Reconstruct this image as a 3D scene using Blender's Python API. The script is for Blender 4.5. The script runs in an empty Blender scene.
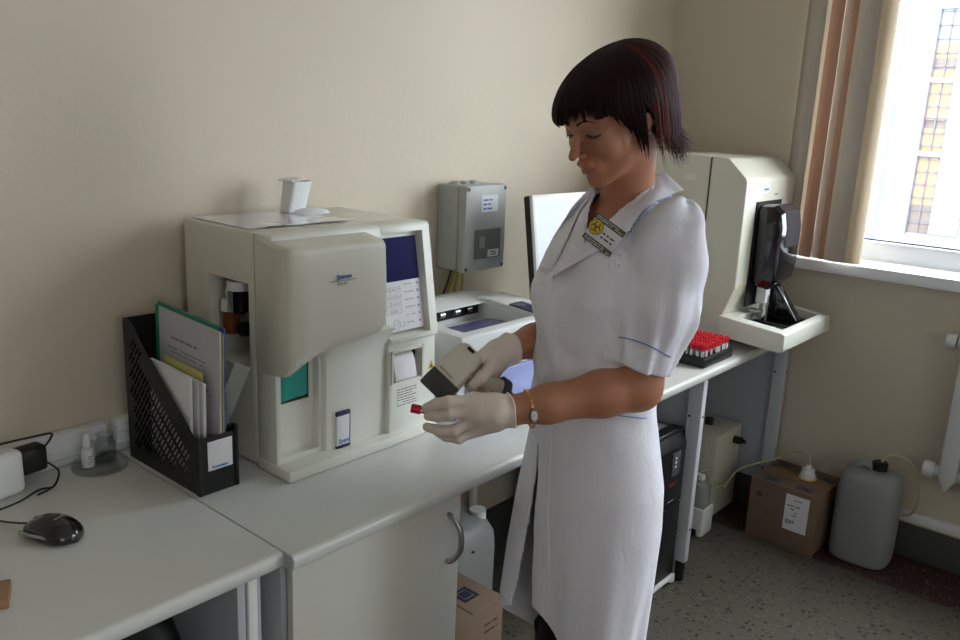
import bpy, bmesh, math, random
import numpy as np
from mathutils import Vector, Matrix, Euler
from mathutils.bvhtree import BVHTree

SC = bpy.context.scene
COL = SC.collection
R = math.radians
random.seed(7)
rng = np.random.default_rng(5)

# ---------------------------------------------------------------- camera
YAW, PIT, ROL = R(40.306), R(14.025), R(2.535)
fw = Vector((-math.sin(YAW) * math.cos(PIT), math.cos(YAW) * math.cos(PIT), -math.sin(PIT)))
rt0 = fw.cross(Vector((0, 0, 1))).normalized()
up0 = rt0.cross(fw)
rt = rt0 * math.cos(ROL) + up0 * math.sin(ROL)
up = -rt0 * math.sin(ROL) + up0 * math.cos(ROL)
CAM = Vector((1.71, 0.0, 1.5))
cd = bpy.data.cameras.new('camera')
cam = bpy.data.objects.new('camera', cd)
COL.objects.link(cam)
cam.matrix_world = Matrix(((rt.x, up.x, -fw.x, CAM.x), (rt.y, up.y, -fw.y, CAM.y), (rt.z, up.z, -fw.z, CAM.z), (0, 0, 0, 1)))
FPX = 834.7
cd.sensor_width = 36
cd.lens = 36 * FPX / 960
cd.clip_start = 0.02
SC.camera = cam

# ---------------------------------------------------------------- light
world = bpy.data.worlds.new('overcast_sky')
SC.world = world
world.use_nodes = True
wn = world.node_tree
bg = wn.nodes['Background']
bg.inputs['Color'].default_value = (0.91, 0.955, 1.0, 1)
bg.inputs['Strength'].default_value = 8.6
SC.view_settings.view_transform = 'Standard'
SC.view_settings.look = 'None'
SC.view_settings.gamma = 1.0
SC.view_settings.exposure = 0.82
SC.view_settings.use_curve_mapping = False

def portal(name, x0, x1, z0, z1, y):
    l = bpy.data.lights.new(name, 'AREA')
    l.shape = 'RECTANGLE'; l.size = x1 - x0; l.size_y = z1 - z0
    l.cycles.is_portal = True
    o = bpy.data.objects.new(name, l); COL.objects.link(o)
    o.location = ((x0 + x1) / 2, y, (z0 + z1) / 2)
    o.rotation_euler = (R(-90), 0, 0)
portal('window_portal', 0.60, 2.50, 1.04, 2.55, 3.36)
portal('window_portal', 3.00, 4.70, 1.04, 2.55, 3.36)
# added fill light at the windowless right wall, tilted up to brighten upper walls
def fill_area(name, loc, rot, sx, sy, power, color):
    l = bpy.data.lights.new(name, 'AREA')
    l.shape = 'RECTANGLE'; l.size = sx; l.size_y = sy; l.energy = power; l.color = color
    o = bpy.data.objects.new(name, l); COL.objects.link(o)
    o.location = loc; o.rotation_euler = rot
    return o
fill_area('room_fill', (4.9, -0.9, 1.9), (R(128), 0, R(90)), 1.8, 1.3, 26, (0.88, 0.92, 1.0))

# ---------------------------------------------------------------- materials
def lin(c):
    c = c / 255.0
    return c / 12.92 if c <= 0.04045 else ((c + 0.055) / 1.055) ** 2.4
def rgb(r, g, b): return (lin(r), lin(g), lin(b), 1)
def mat(name, col, rough=0.5, metal=0.0, noise=0.0, nscale=20, bump=0.0, bscale=200, trans=0.0, spec=0.5, emit=None, estr=1, ior=1.45, sheen=0, coat=0, alpha=1):
    m = bpy.data.materials.new(name); m.use_nodes = True
    nt = m.node_tree; p = nt.nodes['Principled BSDF']
    p.inputs['Base Color'].default_value = rgb(*col)
    p.inputs['Roughness'].default_value = rough
    p.inputs['Metallic'].default_value = metal
    p.inputs['Specular IOR Level'].default_value = spec
    p.inputs['Transmission Weight'].default_value = trans
    p.inputs['IOR'].default_value = ior
    p.inputs['Sheen Weight'].default_value = sheen
    p.inputs['Coat Weight'].default_value = coat
    p.inputs['Alpha'].default_value = alpha
    if emit:
        p.inputs['Emission Color'].default_value = rgb(*emit)
        p.inputs['Emission Strength'].default_value = estr
    tc = nt.nodes.new('ShaderNodeTexCoord')
    if noise:
        n = nt.nodes.new('ShaderNodeTexNoise'); n.inputs['Scale'].default_value = nscale; n.inputs['Detail'].default_value = 4
        mx = nt.nodes.new('ShaderNodeMix'); mx.data_type = 'RGBA'
        a = [max(0, c - noise * 255) for c in col]; b = [min(255, c + noise * 255) for c in col]
        mx.inputs['A'].default_value = rgb(*a); mx.inputs['B'].default_value = rgb(*b)
        nt.links.new(tc.outputs['Object'], n.inputs['Vector'])
        nt.links.new(n.outputs['Fac'], mx.inputs['Factor'])
        nt.links.new(mx.outputs['Result'], p.inputs['Base Color'])
    if bump:
        n2 = nt.nodes.new('ShaderNodeTexNoise'); n2.inputs['Scale'].default_value = bscale; n2.inputs['Detail'].default_value = 3
        bp = nt.nodes.new('ShaderNodeBump'); bp.inputs['Strength'].default_value = bump; bp.inputs['Distance'].default_value = 0.002
        nt.links.new(tc.outputs['Object'], n2.inputs['Vector'])
        nt.links.new(n2.outputs['Fac'], bp.inputs['Height'])
        nt.links.new(bp.outputs['Normal'], p.inputs['Normal'])
    return m

M = {}
M['wall'] = mat('beige_plaster', (204, 193, 174), 0.65, noise=0.012, nscale=2.5, bump=0.25, bscale=60)
M['ceil'] = mat('ceiling_paint', (225, 222, 214), 0.8, bump=0.1, bscale=80)
M['lam'] = mat('grey_white_laminate', (208, 209, 204), 0.27, noise=0.008, nscale=6)
M['lamedge'] = mat('laminate_edge', (205, 206, 203), 0.3)
M['door'] = mat('cabinet_laminate', (205, 204, 196), 0.45, noise=0.006, nscale=4)
M['dev'] = mat('ivory_instrument_plastic', (212, 209, 194), 0.38, bump=0.08, bscale=900)
M['dev2'] = mat('light_instrument_plastic', (224, 224, 214), 0.35, bump=0.06, bscale=900)
M['devdark'] = mat('instrument_seam_dark', (60, 60, 55), 0.6)
M['beige_in'] = mat('instrument_inner_plastic', (150, 148, 136), 0.5)
M['white'] = mat('white_plastic', (226, 227, 226), 0.4)
M['pvc'] = mat('white_pvc', (230, 232, 235), 0.3)
M['prn'] = mat('printer_plastic', (222, 224, 224), 0.42)
M['prnblue'] = mat('printer_lilac_cover', (150, 158, 208), 0.25)
M['prnpurple'] = mat('printer_purple_plastic', (96, 92, 136), 0.35)
M['navy'] = mat('navy_panel', (46, 44, 84), 0.35)
M['black'] = mat('black_plastic', (22, 22, 23), 0.4)
M['blackgloss'] = mat('glossy_black_plastic', (20, 19, 22), 0.08, coat=0.5)
M['blackmatte'] = mat('matte_black_plastic', (16, 16, 17), 0.65)
M['darkgrey'] = mat('dark_grey_plastic', (72, 73, 74), 0.45)
M['grey'] = mat('grey_plastic', (150, 152, 150), 0.45)
M['boxgrey'] = mat('electrical_box_plastic', (168, 171, 168), 0.42)
M['boxgrey2'] = mat('electrical_box_window', (118, 122, 122), 0.2)
M['metal'] = mat('brushed_steel', (170, 170, 168), 0.3, metal=1.0)
M['gold'] = mat('gold_bracelet', (214, 168, 96), 0.28, metal=1.0)
M['screen'] = mat('dark_blue_display', (18, 16, 74), 0.5, spec=0.08)
M['teal'] = mat('teal_window_acrylic', (52, 150, 138), 0.12)
M['paper'] = mat('white_paper', (224, 224, 226), 0.7)
M['papergrey'] = mat('grey_paper', (186, 184, 190), 0.45)
M['ink'] = mat('printed_ink', (70, 70, 74), 0.7)
M['inklight'] = mat('pale_printed_ink', (120, 120, 128), 0.7)
M['logo'] = mat('blue_logo_ink', (52, 104, 170), 0.5)
M['green'] = mat('green_folder', (30, 128, 92), 0.4)
M['blue'] = mat('blue_folder', (70, 98, 158), 0.4)
M['yellow'] = mat('yellow_paper', (206, 200, 128), 0.6)
M['warn'] = mat('warning_yellow', (214, 184, 40), 0.5)
M['red'] = mat('red_rubber_cap', (200, 18, 34), 0.35)
M['blood'] = mat('blood_sample', (96, 12, 22), 0.2)
M['tubeglass'] = mat('clear_tube_plastic', (215, 205, 205), 0.1, trans=0.6)
M['glass'] = None
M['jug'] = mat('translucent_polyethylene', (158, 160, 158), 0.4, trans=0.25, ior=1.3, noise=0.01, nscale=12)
M['hose'] = mat('yellowish_tubing', (176, 170, 138), 0.35)
M['wireyellow'] = mat('yellow_cable', (178, 160, 40), 0.5)
M['kraft'] = mat('brown_cardboard', (116, 96, 78), 0.8, noise=0.02, nscale=15, bump=0.1, bscale=120)
M['kraftedge'] = mat('dark_brown_cardboard', (86, 60, 42), 0.9)  # dark brown for the flap joints and printed marks of the cartons
M['tape'] = mat('brown_packing_tape', (140, 104, 72), 0.25)
M['brown'] = mat('brown_wood_block', (150, 116, 84), 0.6, noise=0.03, nscale=40)
M['skirt'] = mat('grey_skirting_paint', (72, 74, 70), 0.5, noise=0.02, nscale=8)
M['frame'] = mat('white_painted_steel', (196, 199, 204), 0.35)
M['panel'] = mat('pale_grey_board', (176, 180, 186), 0.5)
M['unit'] = mat('cream_painted_metal', (200, 198, 180), 0.45, noise=0.01, nscale=5)
M['radiator'] = mat('white_radiator_enamel', (206, 208, 206), 0.35)
M['slatgrey'] = mat('grey_blind_fabric', (190, 182, 172), 0.75, bump=0.6, bscale=300)
M['slatbeige'] = mat('beige_blind_fabric', (204, 188, 164), 0.75, bump=0.3, bscale=300)
M['slatbrown'] = mat('terracotta_blind_fabric', (192, 156, 134), 0.75, bump=0.4, bscale=300)
M['asphalt'] = mat('grey_asphalt', (120, 120, 124), 0.9)

# translucent blinds: daylight shines through the cloth
for k in ('slatgrey', 'slatbeige', 'slatbrown'):
    nt = M[k].node_tree; p = nt.nodes['Principled BSDF']; out = nt.nodes['Material Output']
    tr = nt.nodes.new('ShaderNodeBsdfTranslucent'); tr.inputs['Color'].default_value = p.inputs['Base Color'].default_value
    ms = nt.nodes.new('ShaderNodeMixShader'); ms.inputs[0].default_value = 0.22
    nt.links.new(p.outputs[0], ms.inputs[1]); nt.links.new(tr.outputs[0], ms.inputs[2]); nt.links.new(ms.outputs[0], out.inputs[0])

def terrazzo(name, base, chips, scale):
    m = bpy.data.materials.new(name); m.use_nodes = True
    nt = m.node_tree; p = nt.nodes['Principled BSDF']; p.inputs['Roughness'].default_value = 0.38
    tc = nt.nodes.new('ShaderNodeTexCoord')
    n = nt.nodes.new('ShaderNodeTexNoise'); n.inputs['Scale'].default_value = 3; n.inputs['Detail'].default_value = 5
    mx = nt.nodes.new('ShaderNodeMix'); mx.data_type = 'RGBA'
    mx.inputs['A'].default_value = rgb(*base[0]); mx.inputs['B'].default_value = rgb(*base[1])
    nt.links.new(tc.outputs['Object'], n.inputs['Vector']); nt.links.new(n.outputs['Fac'], mx.inputs['Factor'])
    prev = mx.outputs['Result']
    for i, (c, th, sc) in enumerate(chips):
        v = nt.nodes.new('ShaderNodeTexVoronoi'); v.inputs['Scale'].default_value = sc; v.inputs['Randomness'].default_value = 1
        mp = nt.nodes.new('ShaderNodeMapping'); mp.inputs['Location'].default_value = (i * 3.3, i * 1.7, 0)
        nt.links.new(tc.outputs['Object'], mp.inputs['Vector']); nt.links.new(mp.outputs[0], v.inputs['Vector'])
        sep = nt.nodes.new('ShaderNodeSeparateColor'); nt.links.new(v.outputs['Color'], sep.inputs[0])
        # a chip where the cell is chosen and the point is near its centre
        mul = nt.nodes.new('ShaderNodeMath'); mul.operation = 'MULTIPLY'; mul.inputs[1].default_value = th
        nt.links.new(sep.outputs[0], mul.inputs[0])
        lt = nt.nodes.new('ShaderNodeMath'); lt.operation = 'LESS_THAN'
        nt.links.new(v.outputs['Distance'], lt.inputs[0]); nt.links.new(mul.outputs[0], lt.inputs[1])
        m2 = nt.nodes.new('ShaderNodeMix'); m2.data_type = 'RGBA'; m2.inputs['B'].default_value = rgb(*c)
        nt.links.new(lt.outputs[0], m2.inputs['Factor']); nt.links.new(prev, m2.inputs['A'])
        prev = m2.outputs['Result']
    nt.links.new(prev, p.inputs['Base Color'])
    return m
M['floor'] = terrazzo('beige_terrazzo', ((84, 81, 72), (96, 92, 82)), [((58, 50, 42), 0.33, 38), ((112, 107, 95), 0.30, 55), ((74, 66, 55), 0.40, 70), ((26, 22, 20), 0.30, 48)], 1)
M['floorred'] = terrazzo('red_brown_terrazzo', ((50, 30, 26), (66, 40, 34)), [((120, 106, 98), 0.40, 70), ((30, 20, 18), 0.4, 55), ((94, 72, 64), 0.4, 100)], 1)

# ---------------------------------------------------------------- mesh helpers
def bm_new(): return bmesh.new()
def box(bm, x0, x1, y0, y1, z0, z1, bev=0.0, seg=2):
    t = bmesh.new()
    bmesh.ops.create_cube(t, size=1)
    for v in t.verts:
        v.co = Vector(((x0 + x1) / 2 + v.co.x * (x1 - x0), (y0 + y1) / 2 + v.co.y * (y1 - y0), (z0 + z1) / 2 + v.co.z * (z1 - z0)))
    if bev > 0:
        bmesh.ops.bevel(t, geom=list(t.edges), offset=bev, segments=seg, affect='EDGES', profile=0.5)
    merge(bm, t)
    return bm
def merge(bm, t, mtx=None):
    me = bpy.data.meshes.new('tmp'); 
    if mtx is not None: t.transform(mtx)
    t.to_mesh(me); t.free(); bm.from_mesh(me); bpy.data.meshes.remove(me)
def loft(bm, rings, cap=True, closed=True):
    """rings: list of lists of points (same length)"""
    vs = [[bm.verts.new(p) for p in r] for r in rings]
    n = len(vs[0])
    for i in range(len(vs) - 1):
        for j in range(n if closed else n - 1):
            k = (j + 1) % n
            bm.faces.new((vs[i][j], vs[i][k], vs[i + 1][k], vs[i + 1][j]))
    if cap and closed:
        bm.faces.new(list(reversed(vs[0]))); bm.faces.new(vs[-1])
    return bm
def lathe(bm, prof, c=(0, 0, 0), n=32, axis='z', cap=True):
    rings = []
    for r, h in prof:
        ring = []
        for i in range(n):
            a = 2 * math.pi * i / n
            if axis == 'z': p = (c[0] + r * math.cos(a), c[1] + r * math.sin(a), c[2] + h)
            elif axis == 'x': p = (c[0] + h, c[1] + r * math.cos(a), c[2] + r * math.sin(a))
            else: p = (c[0] + r * math.sin(a), c[1] + h, c[2] + r * math.cos(a))
            ring.append(p)
        rings.append(ring)
    return loft(bm, rings, cap)
def cyl(bm, c, r, h, axis='z', n=24, r2=None):
    return lathe(bm, [(r, 0), (r if r2 is None else r2, h)], c, n, axis)
def smooth_path(pts, sub=6):
    pts = [Vector(p) for p in pts]
    if len(pts) < 3: return pts
    out = []
    for i in range(len(pts) - 1):
        p0 = pts[max(0, i - 1)]; p1 = pts[i]; p2 = pts[i + 1]; p3 = pts[min(len(pts) - 1, i + 2)]
        for s in range(sub):
            t = s / sub
            out.append(0.5 * ((2 * p1) + (-p0 + p2) * t + (2 * p0 - 5 * p1 + 4 * p2 - p3) * t * t + (-p0 + 3 * p1 - 3 * p2 + p3) * t ** 3))
    out.append(pts[-1])
    return out
def tube(bm, pts, r, n=8, sub=6, rfun=None, flat=1.0, upv=None):
    pts = smooth_path(pts, sub) if sub > 1 else [Vector(p) for p in pts]
    rings = []
    nrm = None
    for i, p in enumerate(pts):
        a = pts[max(0, i - 1)]; b = pts[min(len(pts) - 1, i + 1)]
        t = (b - a)
        if t.length < 1e-9: t = Vector((0, 0, 1))
        t.normalize()
        if nrm is None:
            nrm = Vector(upv) if upv else (Vector((0, 0, 1)) if abs(t.z) < 0.9 else Vector((1, 0, 0)))
        nrm = (nrm - t * nrm.dot(t))
        if nrm.length < 1e-6: nrm = t.orthogonal()
        nrm.normalize()
        bi = t.cross(nrm)
        rr = r if rfun is None else rfun(i / (len(pts) - 1))
        rings.append([p + nrm * (math.cos(2 * math.pi * k / n) * rr * flat) + bi * (math.sin(2 * math.pi * k / n) * rr) for k in range(n)])
    return loft(bm, rings)
def prism(bm, poly, axis, a0, a1, bev=0.0, seg=2):
    """polygon in the two remaining axes (x,y,z order) extruded along axis"""
    t = bmesh.new()
    def mkp(p, a):
        return {'x': (a, p[0], p[1]), 'y': (p[0], a, p[1]), 'z': (p[0], p[1], a)}[axis]
    loft(t, [[mkp(p, a0) for p in poly], [mkp(p, a1) for p in poly]])
    bmesh.ops.recalc_face_normals(t, faces=t.faces)
    if bev > 0:
        bmesh.ops.bevel(t, geom=list(t.edges), offset=bev, segments=seg, affect='EDGES', profile=0.5)
    merge(bm, t)
    return bm
def root_of(o):
    while o.parent: o = o.parent
    return o
def mk(name, bm, m, parent=None, smooth=True, local=False, angle=40):
    """one mesh object; coordinates are world ones unless local (then the root's)"""
    bmesh.ops.recalc_face_normals(bm, faces=bm.faces)
    if parent is not None and not local:
        inv = ROOTM[root_of(parent).name].inverted()
        bm.transform(inv)
    me = bpy.data.meshes.new(name); bm.to_mesh(me); bm.free()
    for mm in (m if isinstance(m, (list, tuple)) else [m]): me.materials.append(mm)
    if smooth:
        me.set_sharp_from_angle(angle=R(angle))
        me.shade_smooth()
        me.set_sharp_from_angle(angle=R(angle))
    o = bpy.data.objects.new(name, me); COL.objects.link(o)
    if parent is not None: o.parent = parent
    return o
ROOTM = {}
def thing(name, label, cat, loc=(0, 0, 0), rz=0.0, group=None):
    o = bpy.data.objects.new(name, None); COL.objects.link(o)
    o.empty_display_size = 0.05
    o.location = loc; o.rotation_euler = (0, 0, rz)
    o['label'] = label; o['category'] = cat
    if group: o['group'] = group
    ROOTM[o.name] = Matrix.Translation(loc) @ Matrix.Rotation(rz, 4, 'Z')
    return o
def tag(o, label, cat, group=None, kind=None):
    o['label'] = label; o['category'] = cat
    if group: o['group'] = group
    if kind: o['kind'] = kind
    return o
def struct(name, bm, m, parent=None, **k):
    o = mk(name, bm, m, parent, **k)
    if parent is None: o['kind'] = 'structure'
    return o
def recenter(o):
    """put a single-mesh thing's origin at the middle of its base"""
    vs = [v.co for v in o.data.vertices]
    c = Vector(((min(v.x for v in vs) + max(v.x for v in vs)) / 2, (min(v.y for v in vs) + max(v.y for v in vs)) / 2, min(v.z for v in vs)))
    o.data.transform(Matrix.Translation(-c)); o.location = o.location + c
    return o
def boolean(bmA, bmB, op='DIFFERENCE'):
    obs = []
    for b in (bmA, bmB):
        bmesh.ops.recalc_face_normals(b, faces=b.faces)
        me = bpy.data.meshes.new('t'); b.to_mesh(me); b.free()
        o = bpy.data.objects.new('t', me); COL.objects.link(o); obs.append(o)
    md = obs[0].modifiers.new('b', 'BOOLEAN'); md.operation = op; md.object = obs[1]; md.solver = 'EXACT'
    dg = bpy.context.evaluated_depsgraph_get()
    me = bpy.data.meshes.new_from_object(obs[0].evaluated_get(dg))
    r = bmesh.new(); r.from_mesh(me)
    for o in obs: bpy.data.objects.remove(o)
    bpy.data.meshes.remove(me)
    return r
def text_bm(s, size, origin, xd, yd, depth=0.0004, bold=0.0, align='LEFT', shear=0.0):
    cu = bpy.data.curves.new('t', 'FONT'); cu.body = s; cu.size = size; cu.align_x = align; cu.extrude = depth; cu.offset = bold; cu.shear = shear
    cu.resolution_u = 3
    o = bpy.data.objects.new('t', cu); COL.objects.link(o)
    dg = bpy.context.evaluated_depsgraph_get()
    me = bpy.data.meshes.new_from_object(o.evaluated_get(dg))
    bpy.data.objects.remove(o)
    b = bmesh.new(); b.from_mesh(me); bpy.data.meshes.remove(me)
    xd = Vector(xd).normalized(); yd = Vector(yd); yd = (yd - xd * yd.dot(xd)).normalized(); zd = xd.cross(yd)
    o3 = Vector(origin)
    b.transform(Matrix(((xd.x, yd.x, zd.x, o3.x), (xd.y, yd.y, zd.y, o3.y), (xd.z, yd.z, zd.z, o3.z), (0, 0, 0, 1))))
    return b
def scribble(bm, origin, xd, yd, w, h, rows, fill=0.8, th=0.35, depth=0.0003, seed=1):
    """rows of small print too fine to read: short raised dashes"""
    rr = random.Random(seed)
    xd = Vector(xd).normalized(); yd = Vector(yd).normalized(); zd = xd.cross(yd); o = Vector(origin)
    rh = h / rows
    for i in range(rows):
        x = 0.0; end = w * (1 if rr.random() < 0.6 else 0.7)
        while x < end:
            l = rr.uniform(0.5, 2.2) * rh
            l = min(l, w - x)
            if rr.random() < fill and l > 0:
                y0 = h - (i + 0.8) * rh; y1 = y0 + rh * th
                a = [o + xd * x + yd * y0, o + xd * (x + l) + yd * y0, o + xd * (x + l) + yd * y1, o + xd * x + yd * y1]
                loft(bm, [a, [p + zd * depth for p in a]])
            x += l + rh * 0.35
    return bm

# ================================================================ SETTING
RY = 3.13     # far wall
RX = 5.0; BY = -2.2; CZ = 2.95
b = bm_new(); box(b, -0.25, RX + 0.25, BY - 0.25, RY - 0.27, -0.1, 0); struct('floor', b, M['floor'], smooth=False)
b = bm_new(); box(b, -0.25, RX + 0.25, RY - 0.27, RY + 0.25, -0.1, 0); struct('trim_1', b, M['floorred'], smooth=False)
b = bm_new(); box(b, -0.25, RX + 0.25, BY - 0.25, RY + 0.25, CZ, CZ + 0.1); struct('ceiling', b, M['ceil'], smooth=False)
b = bm_new(); box(b, -0.2, 0, BY - 0.2, RY + 0.2, 0, CZ); struct('wall_left', b, M['wall'], smooth=False)
b = bm_new(); box(b, RX, RX + 0.2, BY - 0.2, RY + 0.2, 0, CZ); struct('wall_right', b, M['wall'], smooth=False)
b = bm_new(); box(b, 0, RX, BY - 0.2, BY, 0, CZ); struct('wall_back', b, M['wall'], smooth=False)
W0, W1, Z0, Z1 = 0.60, 2.50, 1.030, 2.55
W2, W3 = 3.0, 4.7
b = bm_new()
for x0, x1, z0, z1 in ((0, W0, 0, CZ), (W1, W2, 0, CZ), (W3, RX, 0, CZ), (W0, W1, 0, Z0 - 0.046), (W0, W1, Z1, CZ), (W2, W3, 0, Z0 - 0.046), (W2, W3, Z1, CZ)):
    box(b, x0, x1, RY, RY + 0.28, z0, z1)
struct('wall_far', b, M['wall'], smooth=False)
def window(n, a, c):
    b = bm_new()
    yf = RY + 0.09
    for x0, x1, z0, z1 in ((a, c, Z0, Z0 + 0.075), (a, c, Z1 - 0.055, Z1), (a, a + 0.055, Z0, Z1), (c - 0.055, c, Z0, Z1), ((a + c) / 2 + 0.3, (a + c) / 2 + 0.36, Z0, Z1)):
        box(b, x0, x1, yf, yf + 0.06, z0, z1, 0.006)
    for x0, x1 in ((a + 0.055, (a + c) / 2 + 0.3), ((a + c) / 2 + 0.36, c - 0.055)):
        # a thin rubber seal round the panes
        pass
    w = struct('window_%d' % n, b, M['pvc'])
    b = bm_new()
    box(b, a + 0.05, c - 0.05, yf + 0.025, yf + 0.031, Z0 + 0.05, Z1 - 0.05)
    g = struct('pane', b, M['winglass'], w, local=True)
    b = bm_new()
    box(b, a + 0.05, c - 0.05, yf + 0.018, yf + 0.024, Z0 + 0.072, Z0 + 0.080)
    struct('seal', b, M['black'], w, local=True)
    b = bm_new()
    box(b, a - 0.14 if n == 1 else a - 0.1, c + 0.12, RY - 0.055, yf, Z0 - 0.042, Z0, 0.006)
    struct('window_sill', b, M['pvc'], w, local=True)
    return w
# plain clear window glass: passes daylight straight through with a faint reflection
m = bpy.data.materials.new('window_glass'); m.use_nodes = True
nt = m.node_tree; nt.nodes.clear()
o_ = nt.nodes.new('ShaderNodeOutputMaterial'); t_ = nt.nodes.new('ShaderNodeBsdfTransparent'); g_ = nt.nodes.new('ShaderNodeBsdfGlossy'); x_ = nt.nodes.new('ShaderNodeMixShader')
g_.inputs['Roughness'].default_value = 0.02; x_.inputs[0].default_value = 0.06; t_.inputs['Color'].default_value = (0.96, 0.98, 0.98, 1)
nt.links.new(t_.outputs[0], x_.inputs[1]); nt.links.new(g_.outputs[0], x_.inputs[2]); nt.links.new(x_.outputs[0], o_.inputs[0])
M['winglass'] = m
m = bpy.data.materials.new('clear_labware_glass'); m.use_nodes = True
nt = m.node_tree; nt.nodes.clear()
o_ = nt.nodes.new('ShaderNodeOutputMaterial'); t_ = nt.nodes.new('ShaderNodeBsdfTransparent'); g_ = nt.nodes.new('ShaderNodeBsdfGlossy'); x_ = nt.nodes.new('ShaderNodeMixShader'); lw_ = nt.nodes.new('ShaderNodeLayerWeight')
lw_.inputs['Blend'].default_value = 0.35; mu_ = nt.nodes.new('ShaderNodeMath'); mu_.operation = 'MULTIPLY'; mu_.inputs[1].default_value = 0.30; g_.inputs['Roughness'].default_value = 0.03; t_.inputs['Color'].default_value = (0.95, 0.965, 0.955, 1)
nt.links.new(lw_.outputs['Facing'], mu_.inputs[0]); nt.links.new(mu_.outputs[0], x_.inputs[0]); nt.links.new(t_.outputs[0], x_.inputs[1]); nt.links.new(g_.outputs[0], x_.inputs[2]); nt.links.new(x_.outputs[0], o_.inputs[0])
M['glass'] = m
window(1, W0, W1); window(2, W2, W3)
# skirting and the cable duct above it on the window wall
b = bm_new(); box(b, 0.0, RX, RY - 0.018, RY, 0, 0.135, 0.003); struct('baseboard_far', b, M['skirt'])
b = bm_new(); box(b, 0.0, 0.018, BY, RY - 0.018, 0, 0.135, 0.003); struct('baseboard_left', b, M['skirt'])
b = bm_new(); box(b, 0.45, RX, RY - 0.026, RY, 0.141, 0.176, 0.003); struct('trim_2', b, M['pvc'])
b = bm_new(); tube(b, [(0.5, RY - 0.024, 0.138), (2, RY - 0.024, 0.138), (4.9, RY - 0.024, 0.138)], 0.0035, sub=1); o = mk('cable', b, M['hose'])
tag(o, 'thin yellowish cable running under the white duct along the window wall', 'cable')

# desk-height cable duct on the left wall
b = bm_new()
box(b, 0.0, 0.034, -0.3, 0.762, 0.766, 0.821, 0.004); box(b, 0.034, 0.038, -0.3, 0.762, 0.792, 0.796)
box(b, 0.0, 0.034, 0.782, 0.93, 0.766, 0.821, 0.004); box(b, 0.034, 0.038, 0.782, 0.93, 0.792, 0.796)
struct('trim_3', b, M['pvc'])
b = bm_new(); box(b, 0, 0.034, -0.3, 0.93, 0.751, 0.767, 0.003); struct('trim_4', b, M['lamedge'])

# outside: house across the yard, tree, ground
FY = 18.0
b = bm_new(); box(b, -30, 30, RY + 0.4, 60, -4.2, -4.0); o = mk('ground', b, M['asphalt'], smooth=False); o['kind'] = 'structure'
M['facade'] = mat('pale_blue_white_render', (124, 132, 146), 0.85, noise=0.01, nscale=0.6)
M['facadeband'] = mat('facade_band', (100, 112, 128), 0.85)
M['siding'] = mat('white_facade_panels', (134, 140, 150), 0.8)
M['reveal'] = mat('lilac_grey_reveal', (98, 98, 116), 0.8)
M['pane_warm'] = mat('warm_window_pane', (128, 100, 72), 0.5, noise=0.06, nscale=1.3)
M['pane_pale'] = mat('pale_window_pane', (112, 118, 130), 0.5)
M['pane_dark'] = mat('dim_window_pane', (84, 72, 66), 0.5, noise=0.08, nscale=2.5)
M['mullion'] = mat('grey_mullion', (84, 82, 92), 0.5)
hb = thing('house', 'pale blue-white house across the yard with a tall gridded window', 'building', (2, FY, -4.0))
def rayat(px, py, y):
    d = fw + rt * ((px - 480) / FPX) - up * ((py - 320) / FPX)
    t = (y - CAM.y) / d.y
    return CAM + d * t
# house facade (real wall with a recessed gridded window)
b = bm_new()
box(b, -14, -2.66, FY, FY + 6, -4, 9); box(b, -2.24, -1.72, FY + 0.02, FY + 6, -0.45, 9); box(b, -1.66, 12, FY + 0.02, FY + 6, -4, 9)
box(b, -2.66, -1.66, FY + 0.02, FY + 6, -4, -0.62); box(b, -2.66, -2.24, FY, FY + 6, 3.72, 9)
mk('wall', b, M['facade'], hb, smooth=False)
b = bm_new()
for i in range(40):
    z = -0.43 + i * 0.17
    box(b, -2.23, -1.73, FY - 0.02, FY + 0.02, z, z + 0.155)
mk('cladding', b, M['siding'], hb, smooth=False)
b = bm_new(); box(b, -2.66, -1.66, FY + 0.0, FY + 0.05, -0.62, -0.45); box(b, -1.72, -1.66, FY - 0.0, FY + 0.05, -0.45, 6); box(b, -2.68, -2.64, FY - 0.03, FY + 0.2, -0.5, 3.74)
mk('window_surround', b, M['reveal'], hb, smooth=False)
b = bm_new()
for z in (3.60, 3.12, 2.27, 1.9): box(b, -14, -3.52, FY - 0.06, FY, z, z + 0.07)
box(b, -3.5, -3.2, FY - 0.1, FY, -4, 8)
mk('facade_moulding', b, M['facadeband'], hb, smooth=False)
wf = None
b = bm_new()
for i in range(3): box(b, -2.645 + i * 0.195, -2.625 + i * 0.195, FY + 0.02, FY + 0.06, -0.5, 3.72)
zz = -0.5
while zz < 3.75: box(b, -2.65, -2.24, FY + 0.02, FY + 0.06, zz, zz + 0.02); zz += 0.245
wf = mk('window', b, M['mullion'], hb, smooth=False)
for z in (2.40, 1.03):
    b = bm_new(); box(b, -2.66, -2.24, FY - 0.02, FY + 0.06, z, z + 0.09); mk('transom', b, M['siding'], wf, smooth=False)
for nm, z0, z1, mm in (('pane', 3.1, 3.72, 'pane_pale'), ('pane', 2.84, 3.1, 'pane_warm'), ('pane', 2.62, 2.84, 'pane_dark'), ('pane', 1.75, 2.62, 'pane_warm'), ('pane', 1.55, 1.75, 'pane_dark'), ('pane', 0.9, 1.55, 'pane_warm'), ('pane', 0.1, 0.9, 'pane_warm'), ('pane', -0.5, 0.1, 'pane_dark')):
    b = bm_new(); box(b, -2.64, -2.24, FY + 0.06, FY + 0.08, z0, z1); mk(nm, b, M[mm], wf, smooth=False)

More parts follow.
